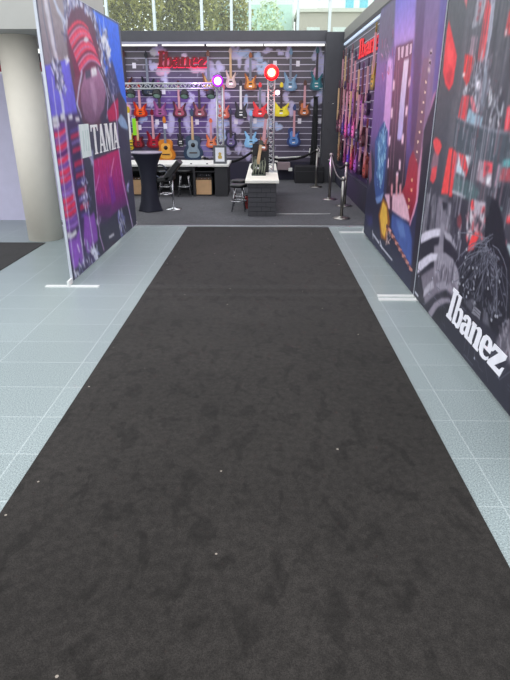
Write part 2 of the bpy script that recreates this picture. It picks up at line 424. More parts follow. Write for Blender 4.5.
# pale building outside
bd = thing('building', 'pale concrete building outside the glass to the right', 'building', (2.2,29,0))
MB().box((-.7,0,0),(3.4,3,5.6)).build('wall', mat('pale_concrete', (186,177,168), .8, var=.05), bd)
for k in range(3):
    MB().box((-.3+1.2*k,-.03,3.9),(.3+1.2*k,0,5.0)).build('window', mat('pale_window', (215,222,222), .3), bd)
MB().box((-.8,-.1,5.6),(3.5,3.1,5.75)).build('roof', mat('pale_roof', (215,212,205), .8), bd)
b2 = thing('building', 'low white building with a long band of windows outside the glass', 'building', (-1.2,31,0))
MB().box((-1.4,0,0),(2.6,3,6.6)).build('wall', mat('white_render', (226,236,232), .8, var=.03), b2)
for k in range(5):
    MB().box((-1.3+.78*k,-.03,4.6),(-.62+.78*k,0,6.2)).build('window', mat('mint_window', (190,222,212), .3), b2)
MB().box((-1.4,-.04,4.25),(2.6,0,4.5)).build('ledge', mat('ledge_grey', (180,180,168), .8), b2)
b3 = thing('building', 'bright white tower with cyan glass strips above the right booth wall', 'building', (4.6,34,0))
MB().box((-1.6,0,0),(2.6,3,8)).build('wall', mat('tower_white', (240,246,246), .8, var=.02), b3)
for k in range(3):
    MB().box((-.35+.75*k,-.04,1),(.08+.75*k,0,8)).build('glass_strip', mat('cyan_glass', (120,205,225), .25), b3)
tag(MB().box((-30,17.6,-.3),(30,60,-.02)).build('lawn', mat('lawn', (90,110,60), .9, var=.3)), 'strip of lawn outside the glass facade', 'lawn')

# ================================================================= GUITAR BOOTH SHELL
YB = 13.45
pw = Paint(-3.45, 1.45, .42, 2.86, .022)
pw.vgrad([(.42,(84,78,94)),(1.2,(88,82,98)),(2.86,(98,94,98))])
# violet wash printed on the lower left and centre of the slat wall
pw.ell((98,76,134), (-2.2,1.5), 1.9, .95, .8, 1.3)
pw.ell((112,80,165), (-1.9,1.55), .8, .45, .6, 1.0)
LIL = (196,190,228); PNK = (226,178,206); PB = (176,196,232)
S = [((158,50),8,4.5,LIL),((152,53),4,3,(200,200,200)),((163,68),8,6,PNK),((153,66),4,5,LIL),((165,80),3.5,7,LIL),((184,54),3,3,(215,205,225)),((199,70),8,3.5,PNK),((188,63),6,3,(235,150,165)),
 ((213,70),8,9,LIL),((221,67),4,5,LIL),((211,80),5,4,LIL),((236,57),6,10,LIL),((244,52),7,5,PB),((251,65),8,7,LIL),((262,69),6,6,PB),((257,57),5,5,PB),((280,52),4,3,LIL),((268,50),5,3,LIL),((288,51),3,8,LIL),
 ((318,55),6,10,LIL),((322,70),6,14,LIL),((316,72),3,10,PNK),((317,95),6,12,LIL),((323,88),4,8,PB),((290,108),5,7,LIL),((287,95),4,6,LIL),((279,128),4,5,PB),((170,125),4,12,LIL),((185,107),6,4,LIL),((186,120),4,12,LIL),((157,124),3,4,LIL),
 ((143,118),4,5,PB),((134,120),4,5,LIL),((218,112),8,22,LIL),((222,130),6,10,PB),((210,118),4,16,LIL),((235,125),7,9,LIL),((249,118),5,8,LIL),((258,122),9,6,PB),((268,120),5,9,PB),((226,98),4,6,LIL),((262,97),4,8,LIL),((246,100),3,8,PB),
 ((247,152),5,9,LIL),((238,147),4,8,LIL),((262,148),4,8,LIL),((228,152),4,6,LIL),((205,150),8,8,(150,140,200)),((150,100),4,6,LIL),((192,98),4,5,LIL),((203,92),4,5,LIL),((128,108),3,7,PNK)]
SP = [(-2.338,2.734),(-2.473,2.676),(-2.251,2.382),(-2.469,2.421),(-2.222,2.142),(-1.774,2.655),(-1.459,2.341),(-1.695,2.479),(-1.15,2.341),(-0.972,2.4),(-1.2,2.142),(-0.64,2.595),(-0.465,2.692),(-0.313,2.439),(-0.071,2.36),(-0.182,2.595),(0.318,2.691),(0.057,2.73),(0.491,2.71),(1.145,2.632),(1.246,2.339),(1.116,2.299),(1.158,1.837),(1.285,1.979),(0.563,1.57),(0.489,1.837),(0.322,1.15),(-2.167,1.212),(-1.805,1.591),(-1.796,1.318),(-2.464,1.233),(-2.774,1.36),(-2.983,1.318),(-1.062,1.487),(-0.981,1.106),(-1.247,1.361),(-0.681,1.213),(-0.361,1.361),(-0.157,1.277),(0.07,1.319),(-0.875,1.776),(-0.069,1.797),(-0.427,1.735),(-0.411,0.629),(-0.619,0.739),(-0.063,0.717),(-0.852,0.629),(-1.386,0.672),(-2.587,1.736),(-1.639,1.777),(-1.387,1.899),(-3.098,1.57)]
rb = random.Random(3)
for (q, rx, rz, c), p in zip(S, SP):
    for k in range(7):
        pw.ell(c, (p[0]+rb.uniform(-.7,.7)*rx*.0225, p[1]+rb.uniform(-.75,.75)*rz*.0205), rx*.0225*rb.uniform(.35,.75), rz*.0205*rb.uniform(.35,.75), .8, 2.5)
SW = [(60,56,70),(214,208,236),(120,110,150)]
pw.scratch(SW, [(-3.4,.5),(1.4,.5),(1.4,2.8),(-3.4,2.8)], 260, .06, .018, PI/2, 1.2, .45)
wb = struct(pw.build('wall_back', print_mat('slatwall_print', .45), lambda a,z: (a, a*0+YB, z)))
sl = MB()
for k in range(18):
    z = .52+.1285*k
    sl.box((-3.45,YB-.006,z-.009),(1.45,YB,z+.006))
sl.build('slat_rail', mat('slat_insert', (196,190,208), .35, .2), wb)
MB().box((-3.6,YB+.001,0),(1.6,YB+.12,2.86)).build('backing', M_dark, wb)
struct(MB().box((-3.45,YB-.03,.012),(1.27,YB-.001,.415)).build('baseboard_back', M_plinth))
# top beam with light strip
bm = thing('fascia_beam', 'dark grey fascia beam across the top of the booth back', 'beam', (0,13.2,2.87))
MB().box((-3.7,-.05,0),(1.3,.2,.2)).build('beam', M_beam, bm, bevel=.006)
MB().box((-3.6,-.04,-.05),(1.3,.05,0)).build('rail', mat('beam_rail', (150,150,165), .4), bm)
for x0,x1,e in ((-3.5,-2.3,.5),(-2.2,-1.3,.35),(-1.25,-.05,1.3),(-.02,1.25,1.6)):
    MB().box((x0,-.035,-.085),(x1,.02,-.052)).build('light_strip', mat('light_strip_%d' % int(e*100), (235,232,225), .4, emit=e), bm)
# right corner pillar, side beam and side wall
pl = struct(MB().box((1.27,12.95,.012),(1.66,13.35,3.02)).build('wall_pillar', mat('pillar_grey', (66,66,72), .55)))
sb = thing('fascia_beam', 'grey fascia beam running towards the camera over the right booth wall', 'beam', (1.63,13.0,2.86))
MB().box((0,-6.2,0),(.26,.0,.2)).build('beam', mat('side_beam', (128,127,124), .5), sb, bevel=.006)
MB().box((-.02,-6.2,-.05),(.03,0,.0)).build('lip', M_dark, sb)
MB().box((.0,-6.1,-.09),(.03,-.05,-.052)).build('light_strip', mat('side_strip', (190,205,225), .4, emit=.8), sb)
# right wall print
XW = 1.66
pr = Paint(7.2, 13.0, .42, 2.82, .025)
pr.vgrad([(.42,(50,40,70)),(1.2,(84,58,112)),(1.9,(92,72,104)),(2.82,(98,102,106))])
for k in range(60):
    pr.ell((rb.choice([LIL,PNK,(150,90,170),(60,60,70),(170,120,150)])), (rb.uniform(7.4,12.9),rb.uniform(.5,2.3)), rb.uniform(.05,.2), rb.uniform(.05,.25), .5, 2)
wr = struct(pr.build('wall_right', print_mat('side_slatwall_print', .5), lambda a,z: (a*0+XW, a, z)))
sl = MB()
for k in range(18):
    z = .52+.1285*k
    sl.box((XW-.006,7.2,z-.008),(XW,12.95,z+.005))
sl.build('slat_rail', MATS['slat_insert'], wr)
MB().box((XW+.001,7.2,0),(XW+.2,13.0,2.86)).build('backing', M_dark, wr)
struct(MB().box((XW-.06,7.2,.012),(XW-.001,12.94,.415)).build('baseboard_right', M_plinth))

# ================================================================= LIT RED SIGNS
M_red = mat('sign_red', (105,10,24), .4, emit=.07, ecol=(190,10,35))
M_halo = mat('sign_edge', (255,60,90), .4, emit=1.0, ecol=(255,40,80))
sg = thing('wall_sign', 'red illuminated Ibanez sign on the slat wall', 'sign', (-2.36, YB-.05, 2.395))
o = lettering('letters', 'Ibanez', 1.1, .32, .12, M_red, sg, .03); o.rotation_euler = (PI/2,0,0)
o = lettering('glow_back', 'Ibanez', 1.12, .33, .12, M_halo, sg, .008); o.rotation_euler = (PI/2,0,0); o.location = (-.01,.03,-.015)
sg2 = thing('wall_sign', 'small red illuminated Ibanez sign high on the right booth wall', 'sign', (XW-.02,10.9,2.36))
M_red2 = mat('sign_red_bright', (215,40,50), .4, emit=.35, ecol=(240,25,35))
o = lettering('letters', 'Ibanez', 2.4, .3, .1, M_red2, sg2, .006); o.rotation_euler = (PI/2,0,-PI/2)

# ================================================================= PRINTED PANELS
def panel_keep(a0, a1, z1, r, left=True, right=True):
    def k(A, Z):
        ok = np.ones(A.shape, bool)
        if left: ok &= ~((A < a0+r) & (Z > z1-r) & (np.hypot(A-a0-r, Z-z1+r) > r))
        if right: ok &= ~((A > a1-r) & (Z > z1-r) & (np.hypot(A-a1+r, Z-z1+r) > r))
        return ok
    return k
def frame_mesh(y0, y1, z0, z1, x0, x1, r=.07):
    """closed slab with rounded top corners standing in the y-z plane"""
    pts = [(y0,z0),(y1,z0),(y1,z1-r)]+[(y1-r+r*math.cos(q*PI/12),z1-r+r*math.sin(q*PI/12)) for q in range(1,6)]+[(y1-r,z1),(y0+r,z1)]+[(y0+r-r*math.sin(q*PI/12),z1-r+r*math.cos(q*PI/12)) for q in range(1,6)]+[(y0,z1-r)]
    n = len(pts); m = MB()
    m.add([(x0,y,z) for y,z in pts]+[(x1,y,z) for y,z in pts], [tuple(range(n)),tuple(range(2*n-1,n-1,-1))]+[(i,i+n,(i+1)%n+n,(i+1)%n) for i in range(n)])
    return m
M_edge = mat('display_frame', (186,190,200), .4, .3)
M_edge_dark = mat('display_frame_dark', (60,60,70), .5)

# ---- left panel (drum kit)
Lp = thing('display_wall', 'left fabric display wall printed with a red and purple drum kit and TAMA lettering', 'display wall', (-1.84,6.5,0))
p = Paint(5.09, 7.93, .03, 2.55, .007)
p.vgrad([(.03,(62,62,80)),(1.0,(70,72,92)),(2.55,(82,86,108))])
p.inks([(1.2,(58,118,236)),(2.5,(58,108,232))], [(5.752,2.624),(6.135,2.53),(7.823,2.535),(7.945,1.607),(7.62,1.757),(7.202,1.703),(6.823,2.062),(5.978,2.506)])
p.inks([(1.4,(120,112,130)),(2.5,(158,146,150))], [(5.132,2.777),(5.785,2.706),(6.04,2.515),(5.83,1.991),(5.428,1.946),(5.093,1.893)])
p.inks([(1.2,(108,100,205)),(1.8,(112,108,222))], [(5.07,1.892),(5.428,1.946),(5.747,2.002),(5.812,1.488),(5.041,1.475)])
p.poly((96,70,90), [(5.722,2.148),(5.81,2.368),(6.124,2.578),(6.646,2.574),(6.877,2.4),(6.982,2.155),(6.951,1.97),(7.113,1.712),(6.546,1.364),(5.976,1.411),(5.837,1.552),(5.76,1.816)], 1, 2)
p.poly((62,62,88), [(6.701,1.755),(7.359,2.101),(7.775,1.606),(7.785,1.049),(7.252,1.085),(6.579,1.447)], .8, 2)
# big red shell with curved stripes
p.inks([(1.7,(130,48,84)),(2.4,(104,66,92))], [(5.751,2.151),(5.833,2.355),(6.089,2.49),(6.475,2.495),(6.7,2.341),(6.814,2.141),(6.765,2.019),(6.166,1.888),(5.882,1.821),(5.83,1.991)], 2)
for k,pts in enumerate([[(5.786,2.204),(5.874,2.247),(5.963,2.287),(6.051,2.319),(6.137,2.341),(6.24,2.353),(6.321,2.352),(6.4,2.341),(6.48,2.325)],[(5.801,2.187),(5.89,2.23),(5.979,2.27),(6.068,2.302),(6.154,2.324),(6.258,2.336),(6.339,2.334),(6.419,2.323),(6.5,2.307)],[(5.816,2.17),(5.905,2.213),(5.995,2.253),(6.084,2.285),(6.171,2.307),(6.276,2.319),(6.358,2.317),(6.439,2.305),(6.52,2.289)],[(5.831,2.153),(5.921,2.196),(6.012,2.236),(6.101,2.268),(6.188,2.289),(6.294,2.301),(6.377,2.299),(6.458,2.287),(6.54,2.27)],[(5.846,2.136),(5.937,2.179),(6.028,2.219),(6.118,2.251),(6.206,2.272),(6.312,2.283),(6.395,2.281),(6.478,2.269),(6.56,2.252)],[(5.861,2.119),(5.953,2.162),(6.044,2.201),(6.135,2.233),(6.224,2.254),(6.33,2.265),(6.415,2.263),(6.497,2.25),(6.58,2.233)],[(5.877,2.101),(5.969,2.144),(6.061,2.184),(6.152,2.216),(6.241,2.237),(6.349,2.247),(6.434,2.244),(6.517,2.232),(6.601,2.214)],[(5.892,2.084),(5.985,2.127),(6.078,2.166),(6.17,2.198),(6.26,2.219),(6.368,2.229),(6.453,2.226),(6.537,2.213),(6.622,2.195)],[(5.908,2.066),(6.001,2.109),(6.095,2.148),(6.187,2.18),(6.278,2.201),(6.387,2.211),(6.473,2.207),(6.558,2.194),(6.643,2.175)],[(5.924,2.048),(6.018,2.091),(6.112,2.131),(6.205,2.162),(6.296,2.182),(6.406,2.192),(6.493,2.189),(6.578,2.175),(6.664,2.156)],[(5.94,2.03),(6.034,2.073),(6.129,2.112),(6.223,2.144),(6.314,2.164),(6.425,2.174),(6.513,2.17),(6.599,2.156),(6.685,2.136)],[(5.956,2.012),(6.051,2.055),(6.146,2.094),(6.241,2.125),(6.333,2.145),(6.445,2.155),(6.533,2.15),(6.619,2.136),(6.707,2.116)],[(5.972,1.994),(6.068,2.037),(6.164,2.076),(6.259,2.107),(6.352,2.127),(6.464,2.136),(6.553,2.131),(6.64,2.117),(6.728,2.096)],[(5.989,1.976),(6.085,2.018),(6.182,2.057),(6.277,2.088),(6.371,2.108),(6.484,2.117),(6.574,2.112),(6.662,2.097),(6.75,2.076)],[(6.005,1.957),(6.102,2.0),(6.199,2.038),(6.296,2.069),(6.39,2.089),(6.504,2.097),(6.594,2.092),(6.683,2.077),(6.772,2.056)],[(6.022,1.938),(6.119,1.981),(6.217,2.02),(6.314,2.05),(6.409,2.07),(6.524,2.078),(6.615,2.072),(6.705,2.057),(6.795,2.035)],[(6.039,1.919),(6.137,1.962),(6.235,2.001),(6.333,2.031),(6.429,2.05),(6.545,2.058),(6.636,2.052),(6.726,2.036),(6.817,2.014)],[(6.056,1.9),(6.154,1.943),(6.254,1.981),(6.352,2.012),(6.448,2.031),(6.565,2.038),(6.657,2.032),(6.748,2.016),(6.84,1.993)]]):
    p.line(((236,62,96),(120,50,84),(232,205,228),(214,52,92),(242,84,116),(196,170,214))[k%6], pts, (.034,.02,.014,.03,.03,.014)[k%6], .92)
p.poly((222,222,226), [(6.3,2.224),(6.378,2.25),(6.475,2.233),(6.387,2.188),(6.285,2.187)], .85)
# bass drum head
p.inks([(1.35,(112,84,112)),(1.9,(170,122,158))], [(6.208,1.909),(6.633,1.981),(6.841,1.902),(6.946,1.741),(6.793,1.57),(6.496,1.438),(6.221,1.414),(6.032,1.466),(5.955,1.607),(6.014,1.754)], 1)
p.poly((205,170,198), [(6.355,1.841),(6.474,1.865),(6.541,1.651),(6.438,1.49),(6.357,1.57)], .45, 3)
p.poly((128,70,96), [(5.828,1.836),(6.065,1.883),(5.901,1.552),(5.811,1.642)], .8, 1)
p.line((205,210,235), [(6.106,1.903),(5.949,1.752),(5.828,1.606),(5.911,1.496)], .035, .85)
p.line((190,185,220), [(6.709,1.975),(6.932,1.814),(7.001,1.656),(6.88,1.463)], .03, .8)
p.poly((228,228,232), [(6.438,1.959),(6.633,1.981),(6.641,1.903),(6.44,1.873)], .95, 1)
p.poly((70,80,100), [(6.212,1.918),(6.397,1.947),(6.403,1.872),(6.216,1.844)], .9, 1)
WH = [(235,235,245),(190,195,225),(120,120,165),(70,70,105)]
p.blobs(WH, [(6.74,2.44),(6.911,2.385),(7.252,2.404),(7.307,2.203),(7.221,1.985),(6.943,1.949),(6.822,2.161)], 70, .04)
p.blobs(WH, [(5.917,2.496),(6.32,2.602),(6.795,2.484),(6.669,2.449),(6.28,2.502),(6.005,2.428)], 40, .035, .6)
p.scratch(WH, [(6.74,2.44),(6.952,2.39),(7.299,2.41),(7.307,2.203),(7.294,1.935),(7.502,1.72),(7.15,1.57),(6.91,1.865),(6.843,2.114)], 110, .10, .014, PI/2+.2, .5, .7)
p.scratch(WH, [(5.816,2.52),(6.32,2.602),(6.827,2.47),(6.845,2.319),(6.541,2.486),(6.089,2.49),(5.855,2.342),(5.734,2.108),(5.665,2.142)], 150, .09, .018, PI/2, .6, .6)
p.scratch([(240,240,245),(210,215,230)], [(6.92,2.308),(7.057,2.342),(7.193,2.255),(7.346,2.185),(7.226,2.112),(7.034,2.179)], 26, .06, .03, PI/2, .8, .9)
p.poly((225,228,235), [(6.962,2.312),(7.088,2.316),(7.112,2.268),(6.934,2.24)], .8, 1)
p.poly((225,228,235), [(7.168,2.191),(7.298,2.181),(7.324,2.13),(7.184,2.12)], .8, 1)
# tall stands on the left
for pts,w,c in (([(5.293,2.61),(5.315,2.33),(5.363,2.097),(5.415,1.914),(5.395,1.8)],.085,(205,200,212)), ([(5.356,1.831),(5.398,1.678),(5.401,1.486)],.05,(200,205,235)), ([(5.491,2.474),(5.598,2.37),(5.754,2.297)],.05,(190,195,215)), ([(5.223,2.597),(5.212,2.243),(5.281,1.952)],.02,(110,110,130)), ([(5.359,2.553),(5.408,2.269),(5.415,2.04)],.02,(120,120,150))):
    p.line(c, pts, w, .95)
p.blobs(WH, [(5.363,1.91),(5.501,1.935),(5.53,1.806),(5.489,1.705),(5.336,1.717)], 24, .03)
p.scratch(WH, [(5.268,1.92),(5.488,1.966),(5.509,1.822),(5.531,1.672),(5.415,1.653),(5.279,1.764)], 60, .07, .02, PI/2, .6, .9)
p.scratch([(235,235,240)], [(5.604,1.991),(5.754,2.019),(5.763,1.969),(5.633,1.927)], 8, .05, .02, PI/2, .6, .9)
# lower-left shell columns
p.poly((72,60,100), [(5.095,1.49),(5.893,1.533),(5.845,1.082),(5.803,0.27),(5.853,0.016),(5.431,0.044),(5.142,0.417)], 1, 2)
p.poly((110,70,140), [(5.1,1.442),(5.442,1.451),(5.479,1.112),(5.448,0.499),(5.077,0.469),(5.056,0.89)], 1)
RD = (238,58,95); PU = (128,88,180); VI = (160,120,210); DK = (95,45,110); PKK = (225,150,205)
bands = [([(5.102,1.369),(5.258,1.376),(5.432,1.408),(5.415,1.365),(5.241,1.335),(5.086,1.328)],0),([(5.102,1.311),(5.258,1.317),(5.432,1.347),(5.418,1.313),(5.244,1.284),(5.089,1.279)],1),([(5.101,1.261),(5.257,1.266),(5.432,1.294),(5.412,1.243),(5.237,1.216),(5.082,1.213)],0),([(5.101,1.203),(5.257,1.206),(5.432,1.233),(5.415,1.189),(5.24,1.164),(5.084,1.162)],3),([(5.1,1.152),(5.257,1.154),(5.432,1.179),(5.412,1.127),(5.237,1.103),(5.08,1.103)],0),([(5.1,1.093),(5.257,1.093),(5.433,1.116),(5.419,1.081),(5.243,1.059),(5.087,1.06)],1),([(5.099,1.05),(5.257,1.049),(5.433,1.071),(5.412,1.018),(5.236,0.997),(5.079,1.0)],0),([(5.099,0.981),(5.256,0.977),(5.433,0.998),(5.415,0.954),(5.239,0.935),(5.082,0.939)],0),([(5.098,0.92),(5.256,0.914),(5.433,0.933),(5.415,0.889),(5.239,0.871),(5.082,0.878)],1),([(5.098,0.858),(5.256,0.851),(5.433,0.868),(5.415,0.823),(5.238,0.808),(5.081,0.816)],2),([(5.097,0.804),(5.256,0.796),(5.433,0.811),(5.412,0.758),(5.235,0.744),(5.077,0.754)],0),([(5.097,0.742),(5.255,0.731),(5.433,0.745),(5.412,0.691),(5.234,0.679),(5.076,0.691)],0),([(5.096,0.678),(5.255,0.666),(5.433,0.678),(5.415,0.632),(5.237,0.622),(5.079,0.636)],0),([(5.096,0.614),(5.255,0.6),(5.433,0.61),(5.415,0.564),(5.237,0.556),(5.079,0.571)],1),([(5.095,0.559),(5.255,0.543),(5.434,0.551),(5.419,0.515),(5.24,0.508),(5.081,0.524)],2)]
for pts,k in bands: p.poly((RD,PU,VI,DK)[k], pts, .95, 1)
for pts in [[(5.099,1.328),(5.256,1.339),(5.436,1.382),(5.432,1.372),(5.252,1.33),(5.095,1.319)],[(5.098,1.27),(5.256,1.279),(5.436,1.321),(5.432,1.311),(5.252,1.27),(5.094,1.261)],[(5.097,1.203),(5.256,1.211),(5.436,1.25),(5.432,1.241),(5.252,1.202),(5.094,1.194)],[(5.097,1.153),(5.255,1.159),(5.436,1.197),(5.432,1.187),(5.252,1.15),(5.093,1.144)],[(5.097,1.102),(5.255,1.106),(5.436,1.143),(5.432,1.133),(5.251,1.097),(5.093,1.093)],[(5.096,1.05),(5.255,1.054),(5.436,1.089),(5.432,1.079),(5.251,1.044),(5.092,1.041)],[(5.096,0.99),(5.255,0.991),(5.436,1.025),(5.432,1.015),(5.251,0.982),(5.092,0.981)],[(5.095,0.929),(5.255,0.929),(5.436,0.96),(5.432,0.951),(5.251,0.919),(5.091,0.92)],[(5.095,0.867),(5.254,0.865),(5.437,0.895),(5.433,0.886),(5.25,0.856),(5.091,0.858)],[(5.094,0.805),(5.254,0.801),(5.437,0.83),(5.433,0.82),(5.25,0.792),(5.09,0.796)],[(5.093,0.742),(5.254,0.737),(5.437,0.763),(5.433,0.753),(5.25,0.727),(5.09,0.733)],[(5.093,0.679),(5.253,0.671),(5.437,0.696),(5.433,0.686),(5.25,0.662),(5.089,0.669)],[(5.092,0.615),(5.253,0.606),(5.437,0.629),(5.433,0.619),(5.249,0.596),(5.089,0.605)]]: p.poly(PKK, pts, .8)
for pts in [[(5.116,1.294),(5.181,1.304),(5.257,1.337),(5.25,1.321),(5.174,1.288),(5.11,1.278)],[(5.116,1.227),(5.181,1.237),(5.256,1.269),(5.25,1.252),(5.174,1.22),(5.109,1.211)],[(5.115,1.126),(5.18,1.134),(5.256,1.166),(5.249,1.149),(5.173,1.117),(5.108,1.109)],[(5.114,1.031),(5.179,1.039),(5.256,1.069),(5.249,1.052),(5.173,1.022),(5.107,1.014)],[(5.113,0.962),(5.179,0.968),(5.255,0.998),(5.249,0.981),(5.172,0.951),(5.107,0.945)],[(5.112,0.775),(5.178,0.78),(5.255,0.809),(5.248,0.791),(5.171,0.763),(5.105,0.758)],[(5.111,0.712),(5.178,0.716),(5.255,0.744),(5.248,0.727),(5.171,0.699),(5.105,0.695)]]: p.poly((255,110,130), pts, .7, 1)
for pts,k in [([(5.528,1.379),(5.811,1.406),(5.796,1.369),(5.514,1.344)],1),([(5.53,1.334),(5.813,1.359),(5.795,1.314),(5.512,1.29)],0),([(5.532,1.271),(5.816,1.294),(5.805,1.266),(5.522,1.245)],2),([(5.535,1.208),(5.82,1.228),(5.801,1.181),(5.517,1.164)],0),([(5.537,1.153),(5.822,1.17),(5.807,1.133),(5.523,1.118)],3),([(5.54,1.089),(5.826,1.103),(5.803,1.047),(5.518,1.035)],0),([(5.543,1.024),(5.829,1.035),(5.818,1.006),(5.532,0.997)],1),([(5.544,0.977),(5.831,0.985),(5.812,0.938),(5.526,0.932)],0),([(5.547,0.91),(5.834,0.916),(5.816,0.869),(5.529,0.865)],1),([(5.55,0.833),(5.838,0.836),(5.812,0.769),(5.525,0.77)],0),([(5.554,0.746),(5.843,0.744),(5.827,0.706),(5.539,0.709)],2),([(5.557,0.677),(5.846,0.672),(5.823,0.614),(5.535,0.622)],0),([(5.561,0.587),(5.851,0.578),(5.835,0.539),(5.546,0.55)],1)]: p.poly(((190,50,90),(90,80,150),(140,120,190),(60,55,90))[k], pts, .9, 1)
CH = (222,222,226)
for pts in ([(5.098,1.498),(5.254,1.513),(5.256,1.455),(5.1,1.442)], [(5.1,1.442),(5.256,1.455),(5.265,1.413),(5.108,1.401)], [(5.309,1.52),(5.418,1.528),(5.422,1.468),(5.311,1.462)], [(5.522,1.51),(5.641,1.517),(5.652,1.473),(5.533,1.466)], [(5.719,1.49),(5.843,1.488),(5.86,1.451),(5.732,1.444)], [(5.065,0.509),(5.221,0.467),(5.347,0.48),(5.357,0.429),(5.199,0.414),(5.067,0.443)]): p.poly(CH, pts, .95, 1)
p.poly((150,90,200), [(5.06,0.426),(5.314,0.398),(5.437,0.471),(5.461,0.119),(5.143,0.124)], .95, 2)
p.poly((148,84,190), [(5.642,0.573),(5.829,0.519),(5.983,0.535),(6.026,0.353),(6.014,0.223),(5.738,0.199),(5.609,0.144),(5.544,0.328)], .95, 2)
# tall thin stand lines
for pts,w in (([(5.223,1.809),(5.218,1.488),(5.181,1.137),(5.168,0.554),(5.147,-0.019)],.02),([(5.435,1.637),(5.394,1.119),(5.455,0.596),(5.461,0.119)],.028),([(5.779,1.407),(5.78,1.087),(5.778,0.743),(5.823,0.319),(5.853,0.016)],.022),([(5.456,1.485),(5.422,1.117),(5.394,0.751)],.018)):
    p.line((205,205,232), pts, w, .85)
# lower hardware
p.scratch(WH, [(5.644,0.908),(5.969,0.871),(5.941,0.616),(5.702,0.552),(5.632,0.715)], 45, .06, .018, PI/2, .8, .8)
p.scratch(WH, [(5.328,0.276),(5.544,0.328),(5.771,0.191),(6.063,0.041),(5.547,-0.011),(5.147,-0.019)], 60, .07, .022, PI/2+.5, .4, .9)
p.scratch([(225,228,245)], [(5.764,0.171),(5.893,0.117),(6.042,-0.011),(5.888,0.006)], 14, .08, .03, PI/2+.5, .2, .9)
p.scratch([(225,228,245),(150,150,220)], [(6.969,0.365),(7.226,0.346),(7.321,0.013),(7.034,-0.005),(6.957,0.204)], 40, .07, .022, PI/2+.3, .3, .85)
p.scratch([(225,228,245),(160,160,230)], [(7.14,0.537),(7.49,0.59),(7.686,0.644),(7.637,0.518),(7.213,0.451),(7.073,0.497)], 34, .06, .022, .9, .4, .85)
p.scratch([(220,200,240),(190,160,220)], [(6.724,0.491),(6.929,0.519),(6.997,0.435),(6.783,0.397)], 12, .05, .02, PI/2, .8, .8)
p.scratch([(220,220,240)], [(6.042,0.492),(6.241,0.49),(6.199,0.386),(6.034,0.374)], 12, .06, .02, PI/2, .6, .8)
# magenta shell
p.inks([(.3,(90,60,110)),(.62,(150,50,130)),(.85,(180,50,125)),(1.12,(200,48,108))], [(6.171,1.055),(7.282,1.095),(7.48,0.566),(7.578,0.368),(6.978,0.388),(6.58,0.361),(6.111,0.469),(6.126,0.8)], 1)
p.poly((125,60,175), [(6.668,0.812),(6.852,0.814),(6.929,0.519),(6.72,0.479)], .6, 3)
p.poly((90,60,105), [(6.119,0.587),(6.724,0.491),(6.478,0.333),(6.079,0.387)], .6, 3)
p.scratch([(215,120,200),(150,70,190),(220,80,120)], [(6.206,1.0),(7.243,1.061),(7.349,0.52),(6.211,0.518)], 60, .12, .012, PI/2-.1, .15, .5)
p.poly((195,40,90), [(6.906,1.527),(7.219,1.626),(7.488,1.685),(7.439,1.431),(6.952,1.418)], .95, 1)
p.line((215,170,225), [(6.027,1.107),(6.145,1.037),(6.106,0.75),(6.087,0.506),(6.104,0.248),(6.198,0.066)], .025, .85)
p.line((215,190,235), [(7.254,1.715),(7.334,1.547),(7.302,1.081),(7.358,0.683),(7.517,0.364),(7.688,0.019)], .035, .85)
p.line((240,190,225), [(6.807,0.819),(6.887,0.903),(7.023,1.007)], .025, .8)
p.line((215,160,215), [(6.143,0.745),(6.311,0.874)], .02, .8)
p.poly((150,182,218), [(7.363,1.432),(7.571,1.499),(7.765,1.437),(7.897,1.335),(7.853,1.298),(7.511,1.346)], .9, 1)
p.poly((180,185,225), [(6.085,1.162),(6.192,1.155),(6.165,0.994),(6.062,1.013)], .7, 1)
p.poly((215,215,222), [(6.46,0.171),(6.69,0.161),(6.686,0.127),(6.46,0.138)], .9)
p.soften(1)
p.grain(.02)
M_lprint = print_mat('drum_print', .5, .35)
p.build('print', M_lprint, lambda a,z: (a*0-1.84, a, z), Lp, panel_keep(5.09,7.93,2.55,.06)).matrix_parent_inverse = Matrix.Translation((1.84,-6.5,0))
def kid(o, root):
    """keep world coordinates for a child of a placed thing"""
    o.parent = root; o.matrix_parent_inverse = Matrix.Translation(-Vector(root.location)) if abs(root.rotation_euler.z) < 1e-6 else root.matrix_world.inverted(); return o
kid(frame_mesh(5.085,7.935,.025,2.555,-1.866,-1.842).build('frame', M_edge), Lp)
for y in (5.0,7.96): kid(MB().box((-2.08,y-.025,0),(-1.57,y+.025,.010)).box((-1.864,y-.025,.01),(-1.845,y+.025 if y>6 else 5.09,.06)).build('foot', M_foot), Lp)
t = lettering('lettering', 'TAMA', 1.17, .30, 0, mat('print_white', (240,240,240), .5), None, .003)
t.rotation_euler = (PI/2,0,PI/2); t.location = (-1.8385,6.17,1.105); kid(t, Lp)
t = MB().box((-1.84,5.80,1.10),(-1.8375,6.12,1.42)).build('emblem_plate', mat('emblem_white', (222,232,230), .5)); kid(t, Lp)
e = MB(); e.m = 0
for q in range(3):
    yy = 5.86+.08*q
    e.hexa([(-1.8375,yy,1.16),(-1.836,yy,1.16),(-1.836,yy+.03,1.16),(-1.8375,yy+.03,1.16),(-1.8375,yy+.03,1.36),(-1.836,yy+.03,1.36),(-1.836,yy+.06,1.36),(-1.8375,yy+.06,1.36)])
kid(e.build('emblem', mat('emblem_green', (198,216,212), .5)), t)
bpy.context.view_layer.update()

